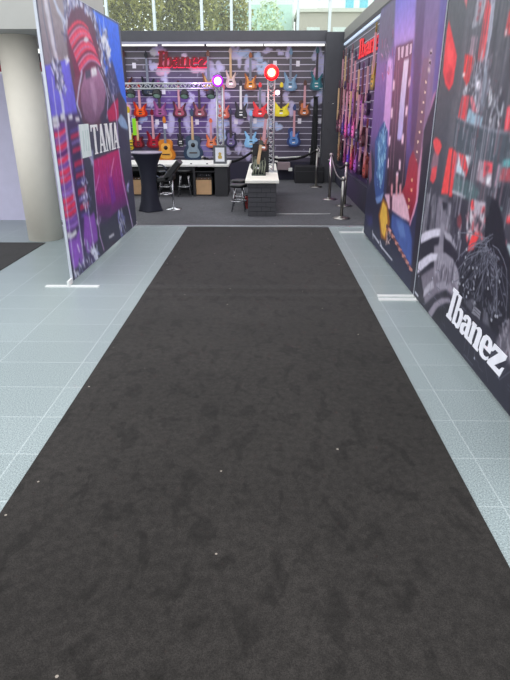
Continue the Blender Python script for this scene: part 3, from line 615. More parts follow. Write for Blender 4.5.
# ---- right far panel (purple guitars)
Rf = thing('display_wall', 'far right fabric display wall printed with purple, blue and yellow guitars', 'display wall', (1.34,6.05,0))
p = Paint(4.72, 7.42, .03, 2.62, .0085)
p.inks([(.2,(46,46,78)),(.9,(52,50,84)),(1.3,(118,84,150)),(1.9,(130,98,165)),(2.6,(112,106,150))], [(4,-1),(8,-1),(8,3),(4,3)])
p.poly((110,102,122), [(7.547,2.537),(6.63,2.67),(6.522,2.223),(6.757,2.073),(7.217,2.087)], .8, 4)
p.inks([(2.1,(196,150,212)),(2.3,(168,135,215)),(2.6,(118,112,200))], [(6.638,2.689),(5.573,2.509),(5.535,2.124),(6.495,2.165)], 3)
p.inks([(1.2,(96,60,100)),(2.6,(104,84,128))], [(5.756,2.616),(4.708,2.486),(4.789,1.252),(5.379,1.213)], 3)
p.inks([(1.2,(150,112,140)),(2.6,(118,98,150))], [(5.401,2.551),(4.864,2.516),(4.774,1.481),(4.919,0.83),(5.119,0.8)], 2)
p.poly((98,90,160), [(4.943,2.467),(4.729,2.428),(4.764,2.179),(4.75,1.555),(4.84,1.629)], .8, 2)
p.inks([(1.2,(215,150,210)),(2.0,(212,165,225))], [(6.766,2.093),(6.484,2.034),(6.364,1.55),(6.358,1.199),(6.707,1.233),(6.728,1.652)], 2)
p.inks([(.9,(50,34,52)),(1.5,(110,66,96)),(2.1,(128,78,110))], [(6.392,2.147),(5.685,2.139),(5.61,1.553),(5.431,0.8),(6.231,0.686),(6.364,1.55)], 1)
for pts in ([(6.292,2.129),(6.203,2.13),(6.171,2.012),(6.241,2.017)], [(6.135,2.123),(6.028,2.122),(6.023,2.018),(6.116,2.034)], [(5.943,2.115),(5.847,2.122),(5.821,2.02),(5.941,2.021)], [(5.787,2.117),(5.712,2.118),(5.693,2.035),(5.764,2.032)]): p.poly((226,190,210), pts, .95)
p.inks([(1.3,(190,170,225)),(2.0,(232,208,228))], [(5.972,1.997),(5.773,2.0),(5.769,1.641),(5.732,1.282),(5.948,1.271),(5.982,1.643)], 1)
for pts in ([(6.396,1.841),(6.298,1.836),(6.279,1.742),(6.377,1.744)], [(5.695,1.828),(5.621,1.833),(5.625,1.758),(5.7,1.752)], [(6.373,1.57),(6.273,1.57),(6.254,1.473),(6.353,1.472)], [(5.705,1.588),(5.625,1.587),(5.626,1.5),(5.706,1.499)], [(6.348,1.292),(6.248,1.296),(6.253,1.195),(6.333,1.191)], [(5.757,1.336),(5.674,1.339),(5.659,1.249),(5.749,1.244)], [(5.777,1.092),(5.692,1.099),(5.672,1.007),(5.756,0.998)], [(6.299,1.069),(6.249,1.073),(6.223,0.972),(6.284,0.967)], [(5.857,0.969),(5.748,0.98),(5.728,0.885),(5.81,0.866)]): p.poly((250,205,225), pts, .95, 1)
for k,pts in enumerate(([(6.28,2.001),(6.216,1.551),(6.185,1.159),(6.127,0.806)], [(6.186,1.995),(6.075,1.551),(6.042,1.169),(5.983,0.824)], [(5.701,2.011),(5.61,1.553),(5.57,1.2),(5.55,0.879)])): p.line((170,120,140), pts, .02, .8)
p.scratch([(70,50,90),(210,160,210),(200,60,90)], [(7.266,2.195),(6.566,2.32),(6.336,2.024),(6.832,1.757)], 40, .08, .015, PI/2-.4, .5, .7)
# neck with tuners
p.inks([(1.0,(120,72,90)),(2.0,(136,104,132))], [(5.255,1.946),(5.049,1.967),(5.013,1.477),(5.021,0.902),(5.263,0.869),(5.243,1.473)], 1)
for q in [[(5.073,2.008),(5.001,2.002),(4.985,1.967),(5.058,1.973)],[(5.07,1.935),(4.997,1.93),(4.982,1.895),(5.055,1.9)],[(5.074,1.876),(5.001,1.872),(4.985,1.837),(5.059,1.841)]]: p.poly((215,190,190), q, .9, 1); 
for q in [[(5.061,1.993),(5.003,1.988),(4.995,1.969),(5.052,1.973)],[(5.058,1.92),(5.0,1.916),(4.991,1.897),(5.049,1.9)]]: p.poly((70,40,60), q, .9)
for q in [[(5.108,1.78),(5.064,1.778),(5.055,1.76),(5.099,1.761)],[(5.105,1.703),(5.061,1.702),(5.052,1.684),(5.097,1.685)],[(5.118,1.626),(5.073,1.626),(5.065,1.607),(5.11,1.608)],[(5.132,1.548),(5.086,1.548),(5.078,1.529),(5.123,1.529)],[(5.129,1.468),(5.083,1.469),(5.075,1.45),(5.12,1.449)],[(5.143,1.387),(5.096,1.389),(5.088,1.37),(5.134,1.368)],[(5.157,1.304),(5.11,1.307),(5.101,1.288),(5.148,1.285)],[(5.154,1.221),(5.107,1.225),(5.098,1.205),(5.145,1.202)],[(5.158,1.154),(5.111,1.157),(5.102,1.138),(5.15,1.134)],[(5.163,1.085),(5.116,1.089),(5.107,1.07),(5.154,1.065)]]: p.poly((240,205,180), q, .95)
p.inks([(1.0,(215,140,165)),(2.0,(160,112,160))], [(4.828,1.666),(4.76,1.7),(4.765,1.331),(4.865,1.005),(4.995,0.687),(5.14,0.597),(5.057,0.983),(4.943,1.322)], 1)
p.inks([(.5,(90,25,45)),(.9,(175,45,65)),(1.3,(150,50,70))], [(5.378,1.125),(5.271,1.22),(5.046,1.111),(4.984,0.821),(5.093,0.579),(5.351,0.624),(5.59,0.778),(5.432,0.893)], 1)
for q in [[(5.228,0.977),(5.172,0.984),(5.16,0.957),(5.216,0.95)],[(5.208,0.891),(5.152,0.898),(5.14,0.872),(5.196,0.864)],[(5.259,0.794),(5.202,0.802),(5.19,0.775),(5.247,0.766)],[(5.251,0.731),(5.193,0.74),(5.181,0.713),(5.238,0.703)],[(5.26,0.665),(5.202,0.675),(5.189,0.647),(5.248,0.637)]]: p.poly((225,170,130), q, .9)
p.line((205,140,170), [(4.971,1.24),(4.952,0.826),(5.097,0.587)], .04, .9)
# dark lower field
p.inks([(.03,(40,42,66)),(.9,(44,40,66))], [(7.891,0.382),(7.277,1.087),(6.718,0.732),(6.208,0.636),(5.865,0.564),(5.365,0.28),(4.857,0.219),(4.909,1.244),(4.736,1.332),(4.708,-0.112),(7.632,-1.162)], 2)
p.poly((42,36,50), [(4.978,1.399),(4.783,1.628),(4.589,1.898),(4.525,1.415),(4.682,-0.008),(4.847,0.033)], .85, 1)
# blue guitar
p.poly((58,84,146), [(7.121,1.189),(6.882,1.355),(6.684,1.435),(6.418,1.329),(6.378,1.126),(6.376,0.883),(6.388,0.664),(6.571,0.547),(6.762,0.552),(6.978,0.735),(7.028,0.988)], 1, 1)
p.poly((92,146,196), [(6.943,1.221),(6.707,1.361),(6.486,1.244),(6.453,0.929),(6.546,0.754),(6.828,0.834)], .8, 2)
p.poly((130,160,215), [(6.834,0.565),(6.549,0.63),(6.349,0.702),(6.414,0.594),(6.683,0.517)], .8, 1)
p.scratch([(190,225,240),(40,70,130)], [(7.03,1.273),(6.61,1.395),(6.393,1.041),(6.568,0.672),(6.838,0.717)], 90, .08, .016, PI/2, .5, .8)
p.poly((190,110,130), [(7.458,1.014),(7.345,1.082),(7.129,0.766),(7.295,0.66)], .6, 2)
# pink and blue bodies
p.poly((226,178,196), [(6.314,0.685),(5.944,0.737),(5.478,0.812),(5.23,0.71),(5.105,0.604),(5.456,0.576),(5.775,0.58),(6.072,0.571)], 1, 1)
p.poly((70,36,56), [(6.194,0.955),(6.002,0.974),(5.874,0.583),(5.944,0.519)], .9, 1)
p.poly((70,92,158), [(5.856,0.545),(5.496,0.569),(5.128,0.572),(4.969,0.468),(4.897,0.226),(5.188,0.264),(5.515,0.315),(5.84,0.401)], 1, 2)
p.poly((110,140,200), [(5.653,0.52),(5.361,0.555),(5.186,0.438),(5.422,0.406)], .7, 2)
for pts in ([(5.84,0.931),(5.753,0.941),(5.695,0.753),(5.773,0.742)], [(6.035,0.828),(5.941,0.84),(5.907,0.722),(5.991,0.71)], [(5.656,0.875),(5.574,0.885),(5.549,0.783),(5.631,0.772)]): p.poly((225,150,160), pts, .9, 1)
# yellow guitar
p.poly((150,90,40), [(6.546,0.412),(6.379,0.643),(6.115,0.607),(5.913,0.45),(6.019,0.222),(6.29,0.196)], 1, 1)
p.poly((236,186,74), [(6.463,0.415),(6.36,0.602),(6.151,0.569),(6.028,0.429),(6.103,0.237),(6.282,0.255)], 1, 1)
# checkered neck
for k,(a) in enumerate([[(6.078,0.397),(5.91,0.398),(5.915,0.365),(6.081,0.358)],[(5.977,0.382),(5.814,0.383),(5.819,0.35),(5.98,0.344)],[(5.878,0.367),(5.72,0.369),(5.725,0.336),(5.882,0.329)],[(5.783,0.353),(5.629,0.355),(5.634,0.323),(5.786,0.315)],[(5.69,0.339),(5.541,0.341),(5.545,0.309),(5.693,0.302)],[(5.6,0.325),(5.455,0.328),(5.459,0.296),(5.602,0.289)],[(5.512,0.312),(5.371,0.315),(5.374,0.284),(5.514,0.276)],[(5.427,0.299),(5.289,0.302),(5.293,0.272),(5.428,0.263)],[(5.344,0.287),(5.21,0.29),(5.213,0.26),(5.345,0.251)],[(5.263,0.274),(5.132,0.278),(5.135,0.248),(5.264,0.239)],[(5.184,0.262),(5.057,0.266),(5.059,0.237),(5.184,0.228)],[(5.107,0.251),(4.983,0.255),(4.985,0.225),(5.107,0.217)],[(5.031,0.239),(4.911,0.243),(4.913,0.215),(5.032,0.206)],[(4.958,0.228),(4.841,0.233),(4.843,0.204),(4.958,0.195)]]): p.poly(((196,132,120) if k%2 else (110,60,66)), a, 1)
p.scratch([(240,200,190)], [(6.185,0.219),(5.878,0.372),(5.77,0.246),(5.996,0.172)], 14, .05, .02, PI/2, .8, .8)
p.poly((70,70,160), [(7.342,0.271),(6.934,0.343),(6.813,0.23),(7.141,0.166)], .35, 3)
for pts,w in (([(6.772,0.14),(6.375,0.119)],.03),([(6.311,0.11),(5.655,0.104)],.022),([(6.819,0.168),(6.751,0.095)],.03),([(6.33,0.153),(6.19,0.104)],.03)): p.line((205,205,215), pts, w, .9)
p.grain(.02)
p.build('print', print_mat('guitar_print', .5, .35), lambda a,z: (a*0+1.34, a, z), Rf, panel_keep(4.72,7.42,2.62,.06)).matrix_parent_inverse = Matrix.Translation((-1.34,-6.05,0))
kid(frame_mesh(4.715,7.425,.025,2.625,1.342,1.39).build('frame', M_edge_dark), Rf)
kid(MB().box((1.3365,4.714,.03),(1.343,4.722,2.56)).build('edge_trim', M_edge), Rf)
for y in (4.755,7.52): kid(MB().box((1.03,y-.03,0),(1.60,y+.03,.010)).box((1.345,y-.02,.01),(1.385,y+.02,.05)).build('foot', M_foot), Rf)

# ---- right near panel (city and circuit head)
Rn = thing('display_wall', 'near right fabric display wall printed with a dark red city and large Ibanez lettering', 'display wall', (1.34,3.3,0))
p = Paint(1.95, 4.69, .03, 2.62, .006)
p.vgrad([(.03,(38,36,50)),(.6,(50,47,62)),(1.1,(74,72,84)),(1.7,(82,84,92)),(2.6,(92,94,100))])  # print base paler towards the top, partly fabric sheen painted in
def rr(c, pts, al=.95, soft=0): p.poly(c, pts, al, soft)
# tower blocks: tall faint bands
for q in [[(4.268,2.344),(4.07,2.308),(3.998,0.97),(4.22,0.936)],[(3.777,1.947),(3.678,1.937),(3.581,0.842),(3.687,0.82)],[(3.584,1.826),(3.509,1.82),(3.404,0.816),(3.484,0.798)],[(3.647,2.231),(3.587,2.22),(3.47,1.049),(3.534,1.04)],[(4.325,1.623),(4.191,1.621),(4.164,0.944),(4.306,0.923)],[(4.01,1.496),(3.932,1.497),(3.893,0.883),(3.976,0.868)],[(3.458,2.105),(3.351,2.088),(3.229,1.086),(3.342,1.069)]]: rr((112,110,118), q, .35, 2)
for q in [[(3.866,1.846),(3.778,1.84),(3.698,0.818),(3.792,0.799)],[(3.486,1.768),(3.428,1.765),(3.331,0.893),(3.392,0.881)],[(3.559,1.667),(3.513,1.666),(3.451,1.052),(3.498,1.045)],[(3.461,1.964),(3.379,1.955),(3.32,1.456),(3.405,1.453)],[(4.134,1.493),(4.03,1.495),(3.991,0.758),(4.101,0.736)]]: rr((54,54,64), q, .5, 1)
rr((74,84,94), [(4.161,1.506),(3.885,1.48),(3.662,1.462),(3.432,1.447),(3.105,1.444),(2.915,1.282),(3.284,1.245),(3.774,1.227),(4.172,1.28)], .8, 1)
p.line((150,155,168), [(4.164,1.512),(3.904,1.479),(3.662,1.462),(3.432,1.447),(3.105,1.444)], .018, .6)
rr((232,66,74), [(4.634,2.162),(4.483,2.031),(4.338,1.905),(4.343,1.817),(4.348,1.728),(4.422,1.684),(4.541,1.735),(4.629,1.82),(4.651,1.983),(4.655,2.101)])
rr((255,84,88), [(4.55,2.025),(4.448,1.952),(4.401,1.846),(4.527,1.867),(4.594,1.964)], .8, 2)
rr((180,50,62), [(4.546,1.802),(4.413,1.821),(4.413,1.717),(4.497,1.747)], .7, 1)
rr((208,110,116), [(4.38,2.284),(4.272,2.266),(4.263,2.179)])
rr((176,174,186), [(4.096,2.248),(3.894,2.215),(3.905,2.164),(3.939,2.051),(4.099,2.048),(4.093,2.16)])
for q in ([(4.032,2.184),(3.977,2.175),(3.982,2.149),(4.029,2.156)], [(4.024,2.144),(3.971,2.142),(3.976,2.116),(4.03,2.118)], [(4.034,2.107),(3.98,2.106),(3.986,2.079),(4.04,2.081)]): rr((214,70,84), q)
rr((226,92,98), [(3.907,2.206),(3.809,2.129),(3.794,1.949),(3.79,1.83),(3.913,1.832),(3.922,1.934),(3.911,2.026)])
rr((206,60,72), [(3.887,2.161),(3.833,2.112),(3.835,1.932),(3.888,1.937)], .6, 1)
rr((172,172,190), [(3.855,2.198),(3.755,2.181),(3.734,1.995),(3.744,1.837),(3.79,1.83),(3.791,1.981),(3.804,2.118)])
rr((236,72,76), [(3.532,2.001),(3.52,2.067),(3.427,2.063),(3.397,1.938),(3.534,1.943)])
rr((235,235,240), [(3.533,1.972),(3.494,1.977),(3.49,1.938),(3.519,1.941)], .8)
rr((186,150,164), [(4.078,2.0),(3.964,1.988),(3.965,1.91),(4.001,1.867),(4.087,1.891)])
rr((235,64,66), [(4.171,1.904),(4.067,1.89),(3.944,1.863),(3.974,1.808),(4.014,1.728),(4.063,1.705),(4.152,1.77)])
rr((236,230,230), [(4.178,1.783),(4.122,1.793),(4.111,1.768),(4.17,1.765)], .9)
p.blobs([(206,206,220),(150,150,165),(56,56,66),(90,92,105)], [(3.923,1.816),(3.685,1.812),(3.654,1.67),(3.734,1.547),(3.872,1.617)], 50, .03)
p.scratch([(206,206,220),(150,150,165),(56,56,66),(110,112,125)], [(3.961,1.818),(3.653,1.81),(3.654,1.67),(3.695,1.536),(3.861,1.594),(3.941,1.689)], 120, .07, .02, PI/2-.15, .35, .8)
p.scratch([(220,220,230),(70,72,82)], [(4.098,1.694),(3.877,1.711),(3.877,1.629),(4.071,1.632)], 20, .05, .02, 0.2, .6, .8)
rr((250,240,250), [(3.882,1.722),(3.815,1.731),(3.795,1.685),(3.84,1.669)], .9, 1)
rr((218,72,80), [(4.117,1.645),(3.96,1.648),(3.964,1.57),(3.968,1.49),(4.143,1.512),(4.131,1.583)])
rr((222,120,132), [(3.955,1.636),(3.901,1.641),(3.786,1.547),(3.877,1.546)], .9)
rr((150,178,196), [(3.945,1.57),(3.799,1.535),(3.67,1.519),(3.681,1.467),(3.846,1.475),(3.968,1.49)])
rr((160,170,186), [(3.781,1.807),(3.713,1.803),(3.671,1.67),(3.671,1.559),(3.747,1.616)], .6, 1)
p.scratch([(200,200,212),(240,240,245),(60,60,70)], [(3.64,1.636),(3.464,1.654),(3.339,1.466),(3.562,1.459)], 34, .05, .014, PI/2-.1, .3, .85)
rr((236,78,90), [(3.331,1.575),(3.244,1.59),(3.161,1.457),(3.32,1.456)])
# red glyphs
rr((236,76,82), [(4.677,1.328),(4.608,1.361),(4.494,1.344),(4.425,1.305),(4.456,1.26),(4.514,1.212),(4.626,1.278)])
rr((150,110,125), [(4.613,1.249),(4.469,1.23),(4.47,1.112),(4.617,1.066),(4.653,1.147)], .9, 1)
rr((226,76,84), [(4.616,1.127),(4.489,1.155),(4.476,1.066),(4.536,1.013),(4.631,1.033)])
rr((244,74,76), [(4.252,1.302),(4.162,1.308),(4.137,0.991),(4.3,0.969)])
rr((238,72,76), [(4.148,1.302),(4.061,1.281),(4.041,0.984),(4.12,0.98)])
rr((120,60,70), [(4.168,1.301),(4.141,1.302),(4.112,0.988),(4.139,0.984)], .7)
rr((188,120,140), [(4.064,1.287),(4.02,1.284),(4.026,1.103),(4.069,1.098)], .8)
rr((212,216,226), [(4.02,1.284),(3.777,1.277),(3.789,1.22),(3.816,1.147),(4.028,1.157)])
rr((236,66,72), [(4.02,1.284),(3.895,1.28),(3.797,1.194),(3.816,1.147),(3.943,1.205)])
rr((176,206,220), [(4.024,1.198),(3.892,1.184),(3.835,1.145),(4.007,1.159)], .9, 1)
rr((86,110,114), [(4.043,1.142),(3.868,1.128),(3.713,1.133),(3.531,1.089),(3.606,1.016),(3.84,1.02),(4.058,1.024)], .9, 1)
rr((190,190,200), [(4.061,1.03),(3.91,1.037),(3.762,1.025),(3.794,1.007),(3.942,1.012),(4.052,1.01)], .8)
rr((178,160,172), [(3.629,1.27),(3.401,1.273),(3.385,1.201),(3.371,1.134),(3.487,1.142),(3.629,1.15)])
rr((228,84,96), [(3.544,1.272),(3.401,1.273),(3.392,1.217),(3.452,1.211),(3.518,1.174)])
rr((226,226,232), [(3.471,1.18),(3.399,1.199),(3.395,1.154),(3.456,1.146)], .9)
rr((96,50,60), [(3.5,1.246),(3.438,1.252),(3.457,1.222),(3.504,1.217)], .7)
rr((190,150,170), [(3.326,1.274),(3.296,1.271),(3.303,1.154),(3.327,1.14)], .8)
rr((88,160,166), [(3.266,1.301),(3.102,1.324),(3.083,1.28),(3.263,1.263)])
rr((170,74,84), [(3.275,1.257),(3.081,1.275),(3.049,1.202),(3.273,1.186)])
rr((52,52,64), [(3.296,1.172),(3.046,1.197),(2.969,1.021),(3.313,1.038)], .9, 1)
rr((120,150,150), [(3.256,1.048),(3.157,1.053),(3.163,1.035),(3.263,1.029)], .8)
rr((184,172,184), [(3.648,1.029),(3.347,1.045),(3.342,0.998),(3.348,0.938),(3.496,0.929),(3.644,0.934)])
rr((238,76,80), [(3.663,1.02),(3.611,1.028),(3.585,0.969),(3.646,0.959)])
rr((222,84,92), [(3.448,1.017),(3.4,1.018),(3.413,0.974),(3.463,0.972)])
rr((160,200,205), [(3.372,1.029),(3.34,1.028),(3.333,0.941),(3.365,0.941)], .8)
p.scratch([(212,206,214),(198,150,162),(224,90,96),(90,88,100),(60,58,70)], [(3.697,0.924),(3.365,0.941),(3.354,0.803),(3.645,0.763)], 110, .05, .02, PI/2, .6, .85)
rr((244,72,74), [(3.554,0.815),(3.495,0.847),(3.436,0.834),(3.467,0.783),(3.498,0.731),(3.598,0.7),(3.584,0.756)])
rr((226,70,76), [(3.877,0.865),(3.832,0.907),(3.774,0.871),(3.765,0.804),(3.854,0.814)])
rr((228,72,80), [(3.087,1.021),(2.986,1.06),(2.961,1.001),(3.084,0.983)])
rr((214,120,140), [(3.08,0.877),(3.034,0.899),(3.035,0.808),(3.083,0.82)], .9)
rr((196,214,222), [(3.025,0.879),(2.941,0.898),(2.934,0.823),(3.021,0.806)], .8)
# tall towers, left
for q,c in (([(4.763,0.92),(4.557,0.932),(4.573,0.77),(4.561,0.609),(4.736,0.571)],(128,124,136)), ([(4.503,0.94),(4.428,0.958),(4.354,0.668),(4.485,0.641)],(110,106,118)), ([(4.368,0.944),(4.02,0.938),(4.022,0.839),(4.034,0.706),(4.341,0.702)],(132,126,140)), ([(4.017,0.932),(3.931,0.939),(3.933,0.742),(4.012,0.71)],(96,92,104))): rr(c, q, .9, 1)
rr((34,32,44), [(4.255,0.923),(4.11,0.931),(4.09,0.884),(4.203,0.865)], .9, 1)
p.scratch([(190,186,198),(60,58,70),(90,88,100)], [(4.809,0.88),(3.957,0.948),(3.957,0.693),(4.729,0.556)], 60, .1, .014, PI/2-.05, .1, .6)
rr((58,54,68), [(4.044,0.991),(3.743,0.982),(3.656,0.787),(3.75,0.628),(3.957,0.693)], .6, 2)
# white rails and curved decks
rr((44,40,54), [(4.776,0.511),(4.107,0.705),(3.806,0.656),(3.627,0.349),(3.933,0.086),(4.503,0.053)], .7, 2)
MG = (124,116,130); LG = (214,208,224)
rr(MG, [(4.559,0.249),(4.288,0.394),(4.016,0.5),(3.814,0.525),(3.671,0.451),(3.664,0.337),(3.894,0.336),(4.106,0.236),(4.35,0.069)], .95, 1)
rr((152,144,158), [(4.309,0.567),(4.099,0.631),(4.022,0.514),(4.069,0.392),(4.212,0.35)], .9, 1)
rr(LG, [(4.732,0.564),(4.544,0.637),(4.315,0.704),(4.192,0.725),(4.17,0.676),(4.386,0.614),(4.673,0.503)], 1)
rr((166,160,174), [(4.116,0.725),(3.975,0.733),(3.874,0.711),(3.792,0.674),(3.806,0.656),(3.928,0.678),(4.072,0.682)], 1)
rr(LG, [(4.682,0.339),(4.537,0.416),(4.363,0.497),(4.185,0.534),(4.19,0.485),(4.333,0.431),(4.501,0.335),(4.684,0.231)], 1)
rr((146,140,154), [(4.191,0.548),(4.005,0.586),(3.84,0.583),(3.711,0.539),(3.634,0.462),(3.619,0.381),(3.729,0.433),(3.863,0.482),(4.016,0.5),(4.208,0.464)], 1)
rr((172,166,180), [(4.425,0.167),(4.338,0.246),(4.224,0.314),(4.173,0.264),(4.312,0.186),(4.426,0.097)], 1)
rr((150,144,158), [(4.138,0.308),(3.964,0.384),(3.805,0.402),(3.7,0.369),(3.759,0.35),(3.897,0.343),(4.072,0.28)], 1)
rr((140,132,146), [(4.245,0.037),(4.125,0.156),(3.978,0.246),(3.807,0.303),(3.733,0.291),(3.855,0.249),(4.018,0.16),(4.149,0.021)], 1)
rr((30,28,38), [(3.952,0.302),(3.891,0.33),(3.858,0.31),(3.916,0.275)], .9)
rr((30,28,38), [(4.055,0.122),(3.852,0.242),(3.724,0.271),(3.763,0.15),(4.017,0.037),(4.125,0.03)], .9, 2)
p.scratch([(70,66,80),(176,170,184)], [(4.195,0.436),(3.834,0.519),(3.704,0.426),(3.912,0.377),(4.144,0.322)], 40, .08, .014, PI/2, .08, .7)
rr((150,144,158), [(4.213,0.774),(4.115,0.778),(4.081,0.59),(4.197,0.562)], .85, 1)
p.scratch([(200,196,210),(80,76,90)], [(3.981,0.746),(3.768,0.763),(3.714,0.595),(3.803,0.6)], 20, .08, .016, PI/2, .1, .8)
# circuit head
p.soften(1)
p.scratch([(150,146,158),(64,62,72),(120,70,82),(104,100,112),(196,190,202)], [(4.134,1.493),(3.175,1.461),(2.895,0.822),(3.411,0.815),(3.883,0.78),(4.223,1.29)], 120, .22, .022, PI/2, .04, .3)
p.scratch([(110,110,120),(70,70,80)], [(4.575,2.34),(3.479,2.155),(3.197,1.511),(4.103,1.519)], 90, .35, .03, PI/2, .03, .3)
rr((36,34,46), [(3.411,1.082),(3.242,1.084),(3.125,0.98),(3.037,0.876),(2.925,0.803),(2.798,0.63),(2.712,0.407),(2.928,0.369),(3.245,0.36),(3.537,0.337),(3.649,0.4),(3.655,0.555),(3.633,0.644),(3.481,0.735),(3.349,0.829)], 1, 1)
rr((64,66,76), [(3.422,1.068),(3.337,1.093),(3.348,0.974),(3.403,0.952)], .7, 1)
hd = [(3.26,0.812)][0]
cr = np.random.default_rng(12)
for k in range(46):
    q = cr.uniform(PI*1.0, PI*2.0); a, z = hd[0]+cr.normal(0,.05), hd[1]+cr.normal(0,.04); pts = [(a,z)]
    for j in range(cr.integers(3,8)):
        q += cr.normal(0,.28); q = q*.85+PI*1.5*.15; l = cr.uniform(.05,.11); a += l*math.cos(q)*1.35; z += l*math.sin(q)*.9; pts.append((a,z))
    msk_ok = [t for t in pts if 2.0 < t[0] < 4.0 and .42 < t[1] < 1.0 and t[0]-hd[0] < .55]
    if len(msk_ok) > 1: p.line([(96,96,110),(74,74,88),(122,122,136)][cr.integers(3)], msk_ok, .007, .75)
    if len(msk_ok) > 1 and cr.random() < .6: p.ell((165,165,175), msk_ok[-1], .014, .011, .9)
p.scratch([(120,120,134),(86,86,98)], [(3.62,0.661),(3.339,0.806),(3.022,0.778),(2.846,0.439),(3.147,0.371),(3.554,0.374)], 90, .03, .012, PI/2, 1., .8)
rr((132,130,142), [(3.337,0.407),(3.215,0.411),(3.217,0.357),(3.358,0.352)], .95)
for q in [[(3.338,0.392),(3.219,0.395),(3.213,0.4),(3.332,0.397)],[(3.347,0.371),(3.223,0.377),(3.218,0.383),(3.341,0.377)],[(3.356,0.35),(3.227,0.36),(3.222,0.365),(3.35,0.355)]]: rr((60,58,70), q, .8)
rr((84,82,94), [(3.51,0.368),(3.36,0.46),(3.353,0.361)], .85, 1)
rr((90,88,100), [(3.184,0.455),(3.106,0.425),(3.05,0.37),(3.176,0.36)], .85, 1)
rr((112,106,118), [(2.947,0.311),(2.908,0.39),(2.84,0.489),(2.725,0.578),(2.571,0.282),(2.752,0.288),(2.867,0.296)], .9, 2)
p.scratch([(150,144,156),(80,76,88)], [(2.922,0.322),(2.836,0.479),(2.717,0.559),(2.608,0.31),(2.779,0.288)], 50, .06, .02, 1., .5, .7)
# bottom circuit lines
for k in range(46):
    a = cr.uniform(2.1,4.6); z = cr.uniform(.05,.34); q = cr.choice([PI/2,PI/2,0,PI/4,-PI/4]); pts = [(a,z)]
    for j in range(3):
        l = cr.uniform(.03,.1); a += l*math.cos(q); z = min(max(z+l*math.sin(q),.05),.42); pts.append((a,z)); q += cr.choice([-PI/4,PI/4,0])
    p.line([(76,76,92),(98,98,114)][k%2], pts, .006, .7)
    if k%3 == 0: p.ell((175,178,195), pts[-1], .011, .01, .9)
p.line((200,200,212), [(4.789,0.07),(4.575,0.065)], .02, .9)
p.grain(.02)
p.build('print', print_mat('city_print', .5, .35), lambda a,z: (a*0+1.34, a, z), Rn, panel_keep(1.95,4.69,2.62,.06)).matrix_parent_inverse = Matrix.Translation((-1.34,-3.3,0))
kid(frame_mesh(1.945,4.695,.025,2.625,1.342,1.39).build('frame', M_edge_dark), Rn)
for y in (4.655,): kid(MB().box((1.02,y-.03,0),(1.60,y+.03,.010)).box((1.345,y-.02,.01),(1.385,y+.02,.05)).build('foot', M_foot), Rn)
t = lettering('lettering', 'Ibanez', 1.0, .24, .3, mat('letter_white', (238,236,244), .5), None, .003)
t.rotation_euler = (PI/2,0,-PI/2); t.location = (1.3385,3.81,.165); bpy.context.view_layer.update(); kid(t, Rn)

# ================================================================= GUITARS
def cr_smooth(pts, k=3):
    out = []; n = len(pts)
    for i in range(n):
        p0,p1,p2,p3 = pts[i-1],pts[i],pts[(i+1)%n],pts[(i+2)%n]
        for j in range(k):
            t = j/k
            out.append(tuple(.5*((2*p1[d])+(-p0[d]+p2[d])*t+(2*p0[d]-5*p1[d]+4*p2[d]-p3[d])*t*t+(-p0[d]+3*p1[d]-3*p2[d]+p3[d])*t**3) for d in (0,1)))
    return out
OUT = {   # unit outlines: x in -.5...5, z 0..1
 'super': [(0,0),(.26,.01),(.45,.09),(.5,.24),(.41,.42),(.36,.52),(.42,.68),(.48,.84),(.42,.88),(.3,.76),(.16,.64),(-.12,.64),(-.22,.74),(-.34,.94),(-.44,1.0),(-.45,.84),(-.38,.58),(-.42,.42),(-.5,.24),(-.44,.08),(-.26,.01)],
 'single': [(0,0),(.28,.02),(.47,.14),(.5,.3),(.4,.48),(.33,.58),(.42,.76),(.36,.84),(.2,.74),(.1,.84),(-.1,.98),(-.3,1.0),(-.42,.88),(-.42,.7),(-.36,.56),(-.44,.42),(-.5,.28),(-.45,.12),(-.26,.01)],
 'acoustic': [(0,0),(.25,.01),(.44,.1),(.5,.26),(.46,.42),(.36,.54),(.34,.64),(.38,.8),(.34,.93),(.18,1.0),(-.18,1.0),(-.34,.93),(-.38,.8),(-.34,.64),(-.36,.54),(-.46,.42),(-.5,.26),(-.44,.1),(-.25,.01)],
 'star': [(.05,0),(.2,.1),(.25,.3),(.5,.42),(.42,.55),(.3,.6),(.42,.92),(.3,.95),(.14,.7),(-.14,.7),(-.42,1.0),(-.48,.95),(-.36,.6),(-.5,.25),(-.42,.05),(-.15,.0)],
}
gcount = [0]
